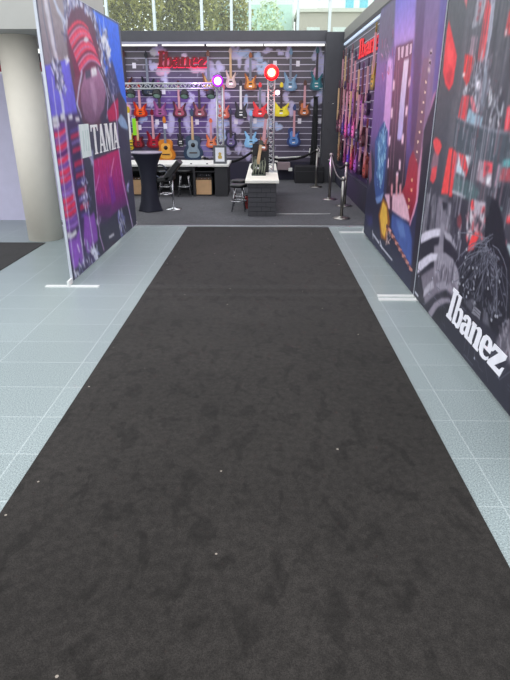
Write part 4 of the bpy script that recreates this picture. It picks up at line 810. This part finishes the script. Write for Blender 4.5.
def guitar(kind, x, z0, z1, w, body, rim, neck, label, y=None, rz=0, lean=0, group='guitars hanging on the back slat wall', off=0, dark_pick=True):
    L = z1-z0; w *= 1.17; bh = L*(.45 if kind != 'acoustic' else .48)
    if kind == 'acoustic': bh = min(bh, w*1.3)
    t = thing('acoustic_guitar' if kind == 'acoustic' else 'electric_guitar', label, 'guitar', (x, y if y is not None else YB-.012, z0), rz, group)
    if lean: t.rotation_euler[1] = lean
    mb = mat('lacquer_%d_%d_%d' % body, body, .3, var=.1, vscale=14); mr_ = mat('lacquer_%d_%d_%d' % rim, rim, .3, var=.1, vscale=14)
    mn = neck
    D = -.045 if kind != 'acoustic' else -.09
    o = cr_smooth([(px*w, pz*bh) for px,pz in OUT[kind]]) if kind != 'star' else [(px*w, pz*bh) for px,pz in OUT[kind]]
    m = MB(); m.m = 1; m.prism(o, D, 0); m.m = 0
    cx, cz = 0, bh*.36
    m.prism([(cx+(px-cx)*.66, cz+(pz-cz)*.72) for px,pz in o], D-.003, D)
    b = m.build('body', [mb, mr_], t)
    n0 = bh*(.66 if kind != 'acoustic' else .96); hz = z1-z0-.17*L*.9
    m = MB(); nw = .028
    m.hexa([(-nw,D-.012,n0-.06*L),(nw,D-.012,n0-.06*L),(nw,D+.02,n0-.06*L),(-nw,D+.02,n0-.06*L),(-nw*.78,D-.012,hz),(nw*.78,D-.012,hz),(nw*.78,D+.015,hz),(-nw*.78,D+.015,hz)])
    m.build('neck', mn, t)
    m = MB(); hl = z1-z0-hz
    m.prism([(-nw*.8,hz),(nw*.8,hz),(nw*1.5,hz+hl*.3),(nw*.9,hz+hl*.85),(-nw*.4,hz+hl),(-nw*1.5,hz+hl*.4)], D-.006, D+.012)
    m.build('headstock', mr_, t)
    if kind == 'acoustic':
        MB().lathe([(w*.11,0),(w*.11,.002)], (0,0,0), 16).build('sound_hole', M_black, b).rotation_euler = (PI/2,0,0)
        b.children[-1].location = (0,D-.0035,bh*.62)
        MB().box((-w*.2,D-.01,bh*.28),(w*.2,D-.002,bh*.33)).build('bridge', mat('bridge_brown', (70,45,35), .5), b)
    else:
        for q in (.34,.56): MB().box((-.036,D-.009,bh*q),(.036,D-.002,bh*q+.022)).build('pickup', M_black if dark_pick else M_white, b)
        MB().box((-.034,D-.012,bh*.18),(.034,D-.002,bh*.18+.025)).build('bridge', M_chrome, b)
        for q in (.12,.22): MB().lathe([(.01,0),(.009,.014)], (0,0,0), 8).build('knob', M_chrome, b); b.children[-1].location = (w*.3,D-.002,bh*q); b.children[-1].rotation_euler = (PI/2,0,0)
    MB().box((-.012,D+.012,hz+.01),(.012,off,hz+.03)).build('wall_hook', M_chrome, t)
    return t
MW = mat('white_neck', (225,222,220), .45); MGY = mat('grey_neck', (120,125,140), .5); MDK = mat('dark_neck', (58,48,56), .5)
def wg(kind, c, bot, top, w, body, rim, neck, label, **k):
    guitar(kind, (bot[0]+0), bot[1], top[1], w, body, rim, neck, label, **k)
G = [
 ('super', (-3.087,1.858), (-3.008,2.732), .27, (150,60,50),(70,30,34), MDK, 'dark red guitar half hidden at the far left end of the top row'),
 ('super', (-2.597,1.817), (-2.552,2.712), .26, (52,60,78),(26,28,38), MGY, 'slate blue guitar in the top row left of the red sign'),
 ('super', (-1.249,1.919), (-1.223,2.729), .26, (206,160,70),(120,70,50), MGY, 'yellow burst guitar directly behind the violet spotlight'),
 ('super', (-0.758,1.979), (-0.766,2.777), .2, (222,196,186),(200,170,160), M_wood, 'cream guitar with maple neck in the top row'),
 ('super', (-0.325,1.939), (-0.312,2.689), .24, (222,142,50),(150,80,30), MGY, 'amber burst guitar in the top row left of the red spotlight'),
 ('super', (0.553,1.918), (0.532,2.765), .26, (118,156,184),(96,132,164), MGY, 'pale steel blue guitar in the top row right of the red spotlight'),
 ('super', (1.129,1.928), (1.103,2.793), .24, (20,120,134),(14,84,100), MDK, 'teal guitar at the far right end of the top row'),
 ('super', (-2.812,1.382), (-2.776,2.101), .27, (240,96,36),(170,34,22), M_pink, 'flame orange guitar with pink neck under the truss'),
 ('super', (-2.368,1.382), (-2.328,2.141), .26, (160,88,140),(130,66,120), MDK, 'mauve guitar between the orange and the dark red burst one'),
 ('super', (-1.926,1.372), (-1.951,2.141), .27, (166,74,96),(74,26,50), M_pink, 'crimson burst guitar with pink neck left of the brown one'),
 ('super', (-1.471,1.372), (-1.465,2.101), .28, (156,84,96),(86,40,60), MDK, 'brown and plum burst guitar in the middle row'),
 ('super', (-0.927,1.351), (-0.912,2.06), .22, (222,120,90),(190,84,70), M_pink, 'salmon guitar behind the slim upright truss'),
 ('super', (-0.542,1.351), (-0.545,2.14), .25, (34,36,44),(20,20,26), MW, 'black guitar with a white neck'),
 ('super', (-0.112,1.382), (-0.114,2.1), .3, (246,50,58),(224,34,46), MGY, 'bright red guitar left of the tall truss column'),
 ('super', (0.363,1.393), (0.35,2.099), .32, (240,226,30),(224,204,20), MDK, 'bright yellow guitar right of the tall truss column'),
 ('single', (0.882,1.393), (0.856,2.139), .25, (200,110,60),(84,46,32), M_pink, 'orange brown burst guitar beside the black fabric strip'),
 ('single', (-2.912,0.716), (-2.856,1.403), .24, (150,40,50),(84,20,32), M_wood, 'maroon guitar just above the black bar table, left one'),
 ('super', (-2.552,0.717), (-2.549,1.549), .29, (176,26,50),(120,14,34), M_pink, 'deep red guitar behind the bar table'),
 ('acoustic', (-2.279,0.441), (-2.242,1.403), .37, (246,178,78),(214,128,40), MGY, 'honey orange acoustic guitar above the white counter'),
 ('acoustic', (-1.647,0.453), (-1.588,1.57), .39, (140,158,172),(48,66,92), M_wood, 'blue grey acoustic guitar above the white counter'),
 ('super', (-1.23,0.729), (-1.222,1.361), .21, (242,136,84),(222,104,60), M_pink, 'small peach orange guitar above the framed notice'),
 ('single', (-0.779,0.74), (-0.787,1.57), .24, (112,98,150),(44,44,74), MDK, 'violet grey guitar with dark neck left of the light blue one'),
 ('star', (-0.317,0.73), (-0.337,1.529), .27, (150,206,244),(134,190,236), MGY, 'light sky blue guitar with pointed horns'),
 ('single', (0.662,0.753), (0.627,1.653), .27, (84,130,196),(28,52,110), M_pink, 'blue burst guitar alone on the lower right of the wall'),
 ('super', (1.294,0.523), (1.255,1.108), .2, (226,222,220),(190,186,188), MW, 'small white guitar beside the black fabric strip'),
 ('super', (-3.086,0.68), (-3.004,1.611), .1, (222,200,60),(200,170,40), MW, 'slim yellow topped guitar with white neck at the left end'),
 ('super', (-1.938,0.76), (-1.906,1.361), .13, (34,34,46),(20,20,30), MDK, 'black guitar between the two acoustic guitars'),
]
for k,(kind,b,t_,w,c,rim,nk,lab) in enumerate(G):
    guitar(kind, b[0], b[1], t_[1], w, c, rim, nk, lab, dark_pick=(c[0] > 60))
# guitars on the right wall, seen nearly edge on
RW = [(12.75,1.62,2.66,(150,70,84),'dusty red guitar at the far end of the right wall, top row'),(12.35,1.66,2.68,(198,150,156),'pale pink guitar second from the far end, top row of right wall'),
 (11.9,1.6,2.62,(60,50,64),'charcoal guitar third from the far end, top row of right wall'),(11.45,1.64,2.66,(188,110,130),'rose guitar fourth from the far end, top row of right wall'),
 (11.0,1.5,2.5,(110,60,130),'violet guitar with pink neck in the top row of right wall'),(10.5,1.5,2.3,(44,40,60),'near black guitar in the top row of right wall under the red sign'),
 (10.05,1.5,2.26,(150,70,150),'magenta guitar in the top row of right wall under the red sign'),(9.6,1.46,2.3,(90,50,110),'plum guitar near the gold guitar on the right wall'),
 (9.15,1.82,2.72,(206,160,60),'gold topped guitar nearest the purple panel, top of right wall'),
 (12.7,.5,1.5,(204,140,110),'tan guitar at the far end of the right wall, lower row'),(12.25,.52,1.5,(36,30,40),'black guitar second from the far end, lower row of right wall'),
 (11.75,.5,1.48,(170,60,130),'magenta guitar third from the far end, lower row of right wall'),(11.25,.5,1.5,(110,70,190),'violet guitar fourth from the far end, lower row of right wall'),
 (10.8,.5,1.46,(200,50,90),'cherry red guitar fifth from the far end, lower row of right wall'),(10.3,.5,1.44,(176,100,190),'lilac guitar in the lower row of right wall'),
 (9.8,.52,1.42,(60,40,60),'dark plum guitar in the lower row of right wall'),(9.3,.52,1.42,(190,80,70),'brick red guitar in the lower row nearest the purple panel')]
RW += [(12.55,1.1,2.1,(120,60,90),'wine guitar at the far end of the right wall, between both rows'),(12.12,1.12,2.1,(210,130,150),'salmon pink guitar between the rows near the far end of the right wall'),
 (11.67,1.08,2.05,(90,60,150),'indigo guitar between both rows of the right wall'),(11.22,1.05,2.0,(220,90,150),'hot pink guitar between both rows of the right wall'),
 (10.75,1.1,1.98,(150,90,180),'mid purple guitar between both rows of the right wall'),(10.27,1.08,1.95,(230,110,170),'bright pink guitar between both rows of the right wall'),
 (9.82,1.05,1.9,(60,50,70),'ink coloured guitar between both rows, near the purple panel'),(9.38,1.0,1.75,(120,50,60),'oxblood guitar below the gold topped one')]
for k,(y,z0,z1,c,lab) in enumerate(RW):
    off = .08 if k > 16 else 0
    guitar(('super','single','super')[k%3], XW-.008-off, z0, z1, .30, c, tuple(int(v*.6) for v in c), (M_pink,M_wood,M_rose,M_pink)[k%4], lab, y=y, rz=-PI/2, group='guitars hanging on the right slat wall', off=off, dark_pick=(c[0] > 60))

# white price cards on the slat wall
PC = [(-2.884,2.43),(-2.705,1.899),(-2.267,1.909),(-2.457,1.276),(-2.866,1.159),(-1.544,1.277),(-0.657,1.287),(0.212,2.466),(0.714,2.466),(0.784,1.299),(1.248,1.299),(-0.225,1.298),(-2.257,1.191)]
PL = ['left of the red sign','below the left end of the truss','under the truss left of the first lamp','below the mauve guitar','above the maroon guitar','right of the brown burst guitar','above the violet grey guitar','right of the red spotlight','right of the pale blue guitar','below the orange brown burst guitar','below the teal guitar beside the strip','below the bright red guitar','on the neck of the honey orange acoustic guitar']
for (x,z),w_ in zip(PC, PL):
    y = YB-.001 if 'acoustic' not in w_ else YB-.11
    tag(MB().box((x-.04,y-.006,z-.055),(x+.04,y,z+.055)).build('price_card', mat('card_white', (232,228,238), .6)), 'small white price card '+w_, 'price card', 'price cards on the slat wall')

# ================================================================= TRUSS AND LAMPS
def truss(t, a, b, w, n, names=True):
    a = Vector(a); b = Vector(b); d = (b-a).normalized(); u = d.orthogonal().normalized(); v = d.cross(u)
    if abs(d.z) > .9: u, v = Vector((1,0,0)), Vector((0,1,0))
    else: u, v = Vector((0,0,1)), Vector((0,1,0))
    cs = [(-1,-1),(1,-1),(1,1),(-1,1)]
    for i,j in cs: MB().tube([a+u*w/2*i+v*w/2*j, b+u*w/2*i+v*w/2*j], .013, 8).build('chord_tube', M_alu, t)
    m = MB(); L = (b-a).length
    for q in range(n):
        for f in range(4):
            i,j = cs[f]; k,l = cs[(f+1)%4]
            if q%2: i,j,k,l = k,l,i,j
            m.tube([a+d*L*q/n+u*w/2*i+v*w/2*j, a+d*L*(q+1)/n+u*w/2*k+v*w/2*l], .0075, 5)
    m.build('lattice', M_alu, t)
IZ = .56
tt = thing('lighting_truss', 'tall silver truss column standing on the brick patterned island counter', 'truss', (0,0,0))
truss(tt, (.10,9.85,IZ+.012), (.10,9.85,2.0), .10, 20)
MB().box((-.02,9.73,IZ),(.22,9.97,IZ+.012)).build('base_plate', M_alu, tt)
t2 = thing('lighting_truss', 'slim silver truss bridge with upright standing behind the framed notice', 'truss', (0,0,0))
truss(t2, (-.86,11.35,.612), (-.86,11.35,1.93), .11, 16)
truss(t2, (-2.95,11.35,1.95), (-.80,11.35,1.95), .09, 26)
truss(t2, (-2.98,11.35,.012), (-2.98,11.35,1.99), .11, 18)
MB().box((-.97,11.24,.60),(-.75,11.46,.612)).build('base_plate', M_alu, t2)

def emis(name, c, s): return mat(name, c, .4, emit=s)
def spot_can(x, y, z, aim, r, label, lens, name='spotlight', hang=None):
    t = thing(name, label, 'spotlight', (x,y,z), group=None)
    d = Vector(aim).normalized(); q = d.to_track_quat('Z','Y')
    b = MB().lathe([(r*.55,-r*1.5),(r*.9,-r*1.1),(r*1.0,0),(r*1.12,.0),(r*1.12,.012),(r*.95,.014)], (0,0,0), 20).build('housing', M_black, t)
    b.rotation_mode = 'QUATERNION'; b.rotation_quaternion = q
    l_ = MB().lathe([(r*.92,.015),(r*.7,.022),(r*.3,.027)], (0,0,0), 20).build('lens', lens, b)
    h = hang or r*1.6
    MB().tube([(-r*1.15,0,0),(-r*1.15,0,h*.7),(0,0,h),(r*1.15,0,h*.7),(r*1.15,0,0)], .007, 6).build('yoke', M_black, t)
    return t
lr = spot_can(.10,9.72,2.09,(-.01,-1,-.1),.075,'glowing red round spotlight on top of the tall truss column', emis('lens_red',(255,205,150),6))
for n_ in lr.children:
    if n_.name.startswith('yoke'): n_.rotation_euler = (PI,0,0)
ring = MB().tube([(.088*math.cos(a*PI/12),.088*math.sin(a*PI/12),0) for a in range(25)], .030, 8, False).build('red_ring', emis('ring_red',(235,10,20),2.2), lr); ring.rotation_euler = (PI/2+.1,0,0); ring.location=(0,-.02,0)
lp = spot_can(-.875,11.2,2.03,(.02,-1,-.1),.075,'glowing violet white spotlight at the corner of the truss bridge', emis('lens_violet',(250,215,255),2.5))
ring = MB().tube([(.086*math.cos(a*PI/12),.086*math.sin(a*PI/12),0) for a in range(25)], .018, 8, False).build('violet_ring', emis('ring_violet',(150,20,190),1.2), lp); ring.rotation_euler = (PI/2+.1,0,0); ring.location=(0,-.02,0)
lq = spot_can(.20,9.75,1.80,(.02,-1,-.1),.04,'small white violet lamp clamped low on the right side of the tall truss', emis('lens_small',(250,225,255),4))
for (x,z),lab in zip([(-2.521,1.795),(-2.031,1.787),(-1.514,1.778),(-1.015,1.778)], ('leftmost dark spotlight hanging from the truss bridge','second dark spotlight from the left under the truss bridge','third dark spotlight under the truss bridge, left of the corner','dark spotlight hanging under the violet lamp')):
    spot_can(x, 11.27, z, (0,-.5,-.8), .075, lab, mat('lens_off', (120,150,140), .15), hang=.09).location.z = z

# ================================================================= COUNTERS
ct = thing('counter', 'long dark demo counter with white worktop and open kneehole on the left', 'counter', (-1.6,10.7,.012))
MB().box((-1.22,0,.548),(.93,.95,.588)).build('worktop', M_white, ct, bevel=.004)
cm_ = mat('counter_charcoal', (44,44,48), .55)
MB().box((.66,.04,0),(.90,.93,.548)).build('end_cabinet', cm_, ct)
MB().box((.25,.04,0),(.29,.93,.548)).build('divider', cm_, ct)
MB().box((.29,.08,.44),(.66,.9,.46)).build('shelf', cm_, ct)
MB().box((-1.2,.04,0),(-1.16,.93,.548)).build('end_panel', cm_, ct)
MB().box((-1.16,.88,0),(.66,.93,.548)).build('back_panel', M_black, ct)
MB().box((-1.16,.05,.46),(.25,.09,.548)).build('apron', cm_, ct)
isl = thing('counter', 'island counter with dark brick patterned sides and white top', 'counter', (-.04,8.63,.012))
gm = mat('island_charcoal', (66,66,70), .6); gl_ = mat('island_joint', (38,38,42), .8)
b = MB(); b.m = 1; b.box((-.21,.04,0),(.215,2.7,.505)); b.m = 0
for r in range(7):
    z0 = .005+r*.0715; nb = 3; off = (r%2)*.07
    e = [-.215]+[x for x in (-.215+.14*k+off for k in range(1,4)) if x < .2]+[.22]
    for k in range(len(e)-1): b.box((e[k]+.003,.03,z0),(e[k+1]-.003,.045,z0+.066))
    for k in range(14): b.box((-.216,.045+k*.19+off*.5,z0),(-.205,.045+k*.19+off*.5+.184,z0+.066)); b.box((.211,.045+k*.19+off*.5,z0),(.221,.045+k*.19+off*.5+.184,z0+.066))
b.build('body', [gm,gl_], isl)
MB().box((-.255,-.03,.505),(.26,2.75,.548)).build('worktop', mat('worktop_cream', (236,234,222), .4), isl, bevel=.005)

# spandex covered bar table
bt = thing('bar_table', 'tall bar table in a stretched black cloth cover beside the left panel', 'table', (-1.87,9.15,.012))
m = MB(); n = 32; prof = [(.18,0),(.175,.02),(.145,.16),(.125,.38),(.128,.55),(.15,.70),(.20,.82),(.235,.885),(.245,.90)]
vs = []
for r,z in prof:
    for k in range(n):
        q = 2*PI*k/n; lobes = 1+.12*max(0,1-z/.3)*math.cos(4*q)
        vs.append((r*lobes*math.cos(q), r*lobes*math.sin(q), z))
m.add(vs, [(i*n+k,i*n+(k+1)%n,(i+1)*n+(k+1)%n,(i+1)*n+k) for i in range(len(prof)-1) for k in range(n)]+[tuple(range(n))[::-1],tuple((len(prof)-1)*n+k for k in range(n))], True)
m.build('cloth_cover', M_navy, bt)
MB().lathe([(.243,.901),(.245,.908),(.243,.918)], n=32).build('tabletop', mat('table_top_grey', (150,140,158), .35), bt)

# ================================================================= STOOLS
def stool(x, y, h, r, label, group):
    t = thing('stool', label, 'stool', (x,y,.012), group=group)
    MB().lathe([(r*.7,h-.055),(r*.98,h-.045),(r,h-.02),(r*.95,h-.004),(r*.7,h+.004),(r*.2,h+.005)]).build('seat', M_seat, t)
    for k in range(4):
        q = PI/4+k*PI/2; c, s = math.cos(q), math.sin(q)
        MB().tube([(c*r*.55,s*r*.55,h-.05),(c*r*.7,s*r*.7,h*.6),(c*r*1.05,s*r*1.05,0)], .010, 8).build('leg', M_chrome, t)
    rr_ = r*.84; m = MB(); m.tube([(rr_*math.cos(a*PI/12),rr_*math.sin(a*PI/12),h*.38) for a in range(25)], .008, 6, False); m.build('foot_ring', M_chrome, t)
    return t
stool((-1.514,0.493)[0], 10.78, .49, .165, 'round black stool with chrome legs at the counter beside the amplifier', 'stools at the long counter')
stool((-1.877,0.492)[0], 10.78, .49, .165, 'round black stool with chrome legs at the counter behind the tilted bar chair', 'stools at the long counter')
stool(-.42, 9.15, .43, .145, 'near black stool with chrome legs on the left side of the island', 'stools at the island')
stool(-.42, 9.75, .43, .145, 'farther black stool on the left side of the island', 'stools at the island')
bc = thing('bar_chair', 'black padded bar chair with tilted long back on a chrome pedestal', 'chair', (*(-1.51,9.29),.012))
MB().lathe([(.13,0),(.125,.01),(.04,.022),(.02,.04)]).build('base', M_chrome, bc)
MB().tube([(0,0,.03),(0,0,.56)], .016, 10).build('pole', M_chrome, bc)
s = MB(); s.hexa([(-.24,-.15,.44),(.04,-.15,.48),(.04,.15,.48),(-.24,.15,.44),(-.24,-.15,.51),(.04,-.15,.57),(.04,.15,.57),(-.24,.15,.51)]); s.build('seat', M_seat, bc, bevel=.02)
s = MB(); s.hexa([(-.14,-.15,.52),(-.06,-.15,.46),(-.06,.15,.46),(-.14,.15,.52),(.11,-.15,.80),(.17,-.15,.735),(.17,.15,.735),(.11,.15,.80)]); s.build('backrest', M_seat, bc, bevel=.015)
MB().tube([(-.2,0,.6)]+[(-.17+.1*math.cos(a*PI/8),-.10,.62+.10*math.sin(a*PI/8)) for a in range(17)], .013, 8).build('arm_loop', mat('loop_grey', (70,75,90), .3, .6), bc)
MB().tube([(.0,-.02,.25),(-.12,-.10,.25),(-.19,-.06,.25),(-.19,.06,.25),(-.12,.10,.25),(.0,.02,.25)], .012, 8).build('foot_rest', M_chrome, bc)

# ================================================================= AMPLIFIERS, NOTICE, SMALL THINGS
def amp(x, y, w, h, label):
    t = thing('guitar_amplifier', label, 'amplifier', (x,y,.012))
    MB().box((-w/2,0,0),(w/2,.22,h)).build('cabinet', M_black, t, bevel=.01)
    MB().box((-w/2+.02,-.006,.02),(w/2-.02,.0,h*.86)).build('grille_cloth', mat('tan_cloth', (216,176,134), .9, bump=.3), t)
    MB().box((-w/2+.02,-.008,h*.88),(w/2-.02,.0,h*.98)).build('control_panel', mat('brown_panel', (86,60,40), .5), t); cp_ = t.children[-1]
    for k in range(4): MB().lathe([(.011,0),(.009,.012)], n=8).build('knob', M_chrome, cp_); cp_.children[-1].location=(-w/2+.07+.07*k,-.008,h*.93); cp_.children[-1].rotation_euler=(PI/2,0,0)
    return t
amp((-1.172,-0.008)[0], 10.86, .35, .34, 'tan fronted guitar amplifier in the open bay of the long counter')
amp((-2.43,0.065)[0]+.02, 10.85, .26, .34, 'tan fronted amplifier partly hidden behind the black bar table')
ah = thing('amplifier_head', 'small black amplifier head with chrome parts on the tan amplifier', 'amplifier', (-1.155,10.90,.352))
MB().box((-.14,0,0),(.14,.15,.07)).build('case', M_black, ah, bevel=.006)
for k in (-.08,.05,.09): MB().lathe([(.018,0),(.014,.02)], n=10).build('dial', M_chrome, ah); ah.children[-1].location=(k,-.002,.035); ah.children[-1].rotation_euler=(PI/2,0,0)
fn = thing('framed_notice', 'dark framed white notice with a gold picture standing on the long counter', 'notice', (-.84,10.84,.60))
MB().box((-.125,0,0),(.125,.02,.33)).build('frame', mat('frame_grey', (84,86,92), .4), fn, bevel=.003)
MB().box((-.085,-.003,.04),(.085,.0,.29)).build('paper', mat('paper', (225,228,236), .5), fn)
m = MB(); m.prism([(-.03,.09),(.035,.09),(.04,.13),(.02,.155),(.03,.19),(0,.21),(-.03,.19),(-.02,.155),(-.04,.13)], -.005, -.002); m.build('picture', mat('gold_print', (196,168,90), .5), fn)
MB().tube([(0,.02,.25),(0,.12,.0)], .006, 6).build('easel_leg', M_dark, fn)
for (dx, lab) in ((-1.38,'left'),(-1.08,'right')):
    tag(MB().lathe([(.02,0),(.018,.012),(.008,.016)], (dx,10.78,.60), 10).build('cable_grommet', M_black), 'small black '+lab+' cable cap on the front of the white worktop', 'cable cap')
tag(MB().hexa([(-2.42,12.9,.012),(-2.0,12.9,.012),(-2.0,13.3,.012),(-2.42,13.3,.012),(-2.42,12.9,.2),(-2.0,12.9,.2),(-2.0,13.3,.2),(-2.42,13.3,.2)]).build('storage_case', M_black), 'low black case on the floor behind the long counter', 'case')
gt = thing('hang_tag', 'neon green tag hanging beside the left display wall edge', 'tag', (-2.33,10.5,1.12))
MB().box((-.035,0,0),(.03,.008,.28)).build('tag_card', mat('neon_green', (160,245,40), .6), gt)
MB().tube([(0,.004,.28),(0,.004,.83)], .003, 5).build('cord', M_black, gt)

# display rack with two guitars on the island
ds = thing('guitar_stand', 'black display stand on the island holding two guitars', 'stand', (-.10,9.45,IZ))
MB().box((-.11,-.22,0),(.12,.14,.02)).build('base', mat('mirror_base', (60,70,62), .15), ds)
MB().box((-.10,.08,.02),(.17,.12,.47)).build('backboard', M_black, ds)
MB().box((-.10,.0,.02),(.12,.08,.05)).build('cradle', M_black, ds)
guitar('single', -.13, IZ+.05, 1.10, .19, (112,116,100),(58,62,54), M_wood, 'olive grey distressed guitar in the island display stand', y=9.50, lean=.16, group='guitars in the island stand')
guitar('super', -.035, IZ+.36, 1.50, .13, (200,116,96),(96,50,44), M_pink, 'reddish brown guitar raised high in the island display stand', y=9.53, lean=.10, group='guitars in the island stand')
for k,(dx,h) in enumerate(((-.09,.2),(-.05,.25),(-.0,.18),(.05,.22),(.09,.26))):
    MB().tube([(dx,-.12,.02),(dx+.02,-.05,h*.6),(dx+.01,.02,h)], [.012,.009,.004], 6).build('prong', mat('prong_green', (126,132,112), .5), ds)

rb_ = thing('bag', 'red bag on the floor between the stools and the island', 'bag', (-.30,9.45,.012))
m = MB(); m.prism(cr_smooth([(-.03,0),(.03,0),(.032,.09),(.024,.17),(.0,.19),(-.024,.17),(-.032,.09)]), -.09, .09); m.build('pouch', mat('bag_red', (150,50,48), .7), rb_)
MB().tube([(0,-.05,.18),(0,-.04,.23),(0,.04,.23),(0,.05,.18)], .006, 6).build('handle', M_black, rb_)

# ================================================================= STANCHIONS AND ROPES
posts = {}
M_steel = mat('brushed_steel', (158,155,150), .32, 1)
def stanchion(px, base, top, label):
    x, y = base; h = top-.012
    t = thing('stanchion', label, 'barrier post', (x,y,.012))
    MB().lathe([(.135,0),(.135,.008),(.10,.018),(.03,.03),(.02,.045)]).build('base', M_steel, t)
    MB().tube([(0,0,.03),(0,0,h-.04)], .025, 14).build('post', M_steel, t)
    MB().lathe([(.03,h-.055),(.033,h-.05),(.033,h-.02),(.025,h-.004),(.01,h)], n=16).build('cap', M_steel, t)
    posts[px] = (x,y,h-.02)
stanchion('a', (1.18,8.52), (1.139,0.629)[1], 'nearest chrome barrier post by the booth entrance')
stanchion('b', (1.2,10.42), (1.154,0.826)[1], 'second chrome barrier post, left of the nearest one and farther back')
stanchion('c', (1.1,12.15), (1.066,0.785)[1], 'farthest chrome barrier post in front of the black case')
stanchion('d', (1.38,9.69), (1.333,0.734)[1], 'chrome barrier post just behind the nearest one beside the right wall')
stanchion('e', (-0.24,12.05), (-0.242,0.77)[1], 'chrome barrier post mostly hidden behind the island display')
stanchion('f', (-1.29,12.03), (-1.261,0.651)[1], 'chrome barrier post hidden behind the long counter')
def rope(a, b, sag, r, m_, label):
    a = Vector(posts[a]); b = Vector(posts[b]); d = (b-a).normalized()*.03; a = a+d; b = b-d
    pts = [a.lerp(b,t/14)+Vector((0,0,-sag*4*(t/14)*(1-t/14)-.01)) for t in range(15)]
    tag(MB().tube(pts, r, 8).build('barrier_rope', m_), label, 'rope')
rope('c','e',.17,.024,M_rope,'black barrier rope from the farthest post to behind the island')
rope('e','f',.15,.024,M_rope,'black barrier rope sagging behind the counter and island')
rope('a','b',.12,.012,mat('steel_rope', (130,125,125), .4, .6),'thin grey barrier rope from the nearest post to the second post')
rope('b','d',.12,.02,M_rope,'black barrier rope between the second post and the post by the wall')

# ================================================================= RIGHT SIDE OF THE BACK WALL
fs = thing('fabric_strip', 'tall black fabric strip hanging below the teal guitar', 'fabric', ((1.129,0.9)[0],13.36,0))
m = MB(); o = [(-.085+.17*k/12, .018*math.sin(k*1.9)) for k in range(13)]
zz = [.02,.5,1.0,1.4,1.80]
m.add([(x*(1-.12*i),y,z) for i,z in enumerate(zz) for x,y in o]+[(x*(1-.12*i),y+.02,z) for i,z in enumerate(zz) for x,y in o],
      [(i*13+k,i*13+k+1,(i+1)*13+k+1,(i+1)*13+k) for i in range(4) for k in range(12)]+[(65+i*13+k,65+(i+1)*13+k,65+(i+1)*13+k+1,65+i*13+k+1) for i in range(4) for k in range(12)]+[(k,65+k,65+k+1,k+1) for k in range(12)]+[(52+k,53+k,118+k,117+k) for k in range(12)], True)
m.build('cloth', M_black, fs)
MB().tube([(-.06,-.01,1.80),(.06,-.01,1.80)], .01, 8).build('clip_bar', M_dark, fs)
bx = thing('flight_case', 'large black flight case on the floor at the right end of the back wall', 'case', (1.0,12.75,.012))
MB().box((-.32,0,0),(.32,.45,.36)).build('case_body', M_black, bx, bevel=.01)
MB().box((-.325,-.004,.25),(.325,.454,.262)).build('lid_seam', M_dark, bx)
rl = thing('display_rail', 'bent white display rail on the lower right slat wall', 'rail', (0,YB,0))
m = MB(); m.tube([(x,-.08,z) for x,z in [(0.262,0.503),(1.024,0.548),(1.04,0.723)]], .012, 8); m.build('rail_tube', M_white, rl)
x,z = (0.274,0.503)
MB().box((x-.04,-.09,z-.09),(x+.03,-.0,z+.04)).build('bracket', M_white, rl)
MB().box(((1.02,0.636)[0],-.08,(1.02,0.636)[1]-.01),((1.02,0.636)[0]+.02,0,(1.02,0.636)[1]+.01)).build('bracket', M_white, rl)
sh = thing('wall_shelf', 'small pinkish grey shelf box on the plinth right of the island', 'shelf', ((0.445,0.343)[0],13.42,(0.447,0.255)[1]))
MB().box((-.15,-.25,0),(.14,0,.16)).build('box', mat('shelf_pinkgrey', (146,128,132), .6), sh, bevel=.008)
MB().box((.10,-.27,-.02),(.19,-.2,.05)).build('clip', M_white, sh)
cb = tag(MB().tube([(.20,8.85,.017),(.5,8.86,.017),(.8,8.85,.017),(1.05,8.87,.017)], .006, 6).build('floor_cable', mat('cable_white', (200,200,200), .5)), 'thin white cable lying on the booth floor right of the island', 'cable')

# ================================================================= LIGHT AND CAMERA
w = bpy.data.worlds.new('sky'); sc.world = w; w.use_nodes = True
bg = w.node_tree.nodes['Background']; bg.inputs['Color'].default_value = (.93,.965,1.0,1); bg.inputs['Strength'].default_value = 2.0
def light(name, kind, loc, aim, e, c, **k):
    l = bpy.data.lights.new(name, kind); l.energy = e; l.color = c
    for a,b in k.items(): setattr(l, a, b)
    o = bpy.data.objects.new(name, l); col.objects.link(o); o.location = loc
    o.rotation_euler = (Vector(aim)-Vector(loc)).to_track_quat('-Z','Y').to_euler(); return o
light('overhead_fill', 'AREA', (0,5,6.5), (0,5.5,0), 40, (1,.98,.95), shape='RECTANGLE', size=5, size_y=7)  # unseen fill lamp added overhead for soft light and floor reflections
light('red_lamp', 'POINT', (.10,9.6,2.09), (0,0,0), 6, (1,.08,.06), shadow_soft_size=.05)
light('red_wash', 'SPOT', (.10,10.2,2.1), (-.6,13.4,2.0), 25, (1,.15,.25), spot_size=1.2, spot_blend=.9)
light('violet_wash', 'SPOT', (-1.0,11.0,2.2), (-2.0,13.4,1.3), 40, (.6,.3,1), spot_size=1.5, spot_blend=.9)
light('magenta_wash', 'SPOT', (-.7,10.9,2.1), (1.66,10.6,1.2), 170, (.85,.3,1), spot_size=1.1, spot_blend=.9)

cam = bpy.data.cameras.new('camera'); co = bpy.data.objects.new('camera', cam); col.objects.link(co)
cam.sensor_fit = 'VERTICAL'; cam.sensor_height = 36; cam.sensor_width = 27; cam.lens = 550/680*36
co.location = (0,0,1.57); co.rotation_euler = (PI/2-math.atan(232/550), 0, math.atan(10*math.cos(math.atan(232/550))/550))
cam.clip_end = 300; sc.camera = co
sc.view_settings.view_transform = 'Standard'; sc.view_settings.look = 'None'; sc.view_settings.exposure = 0; sc.view_settings.gamma = 1
sc.view_settings.use_curve_mapping = False
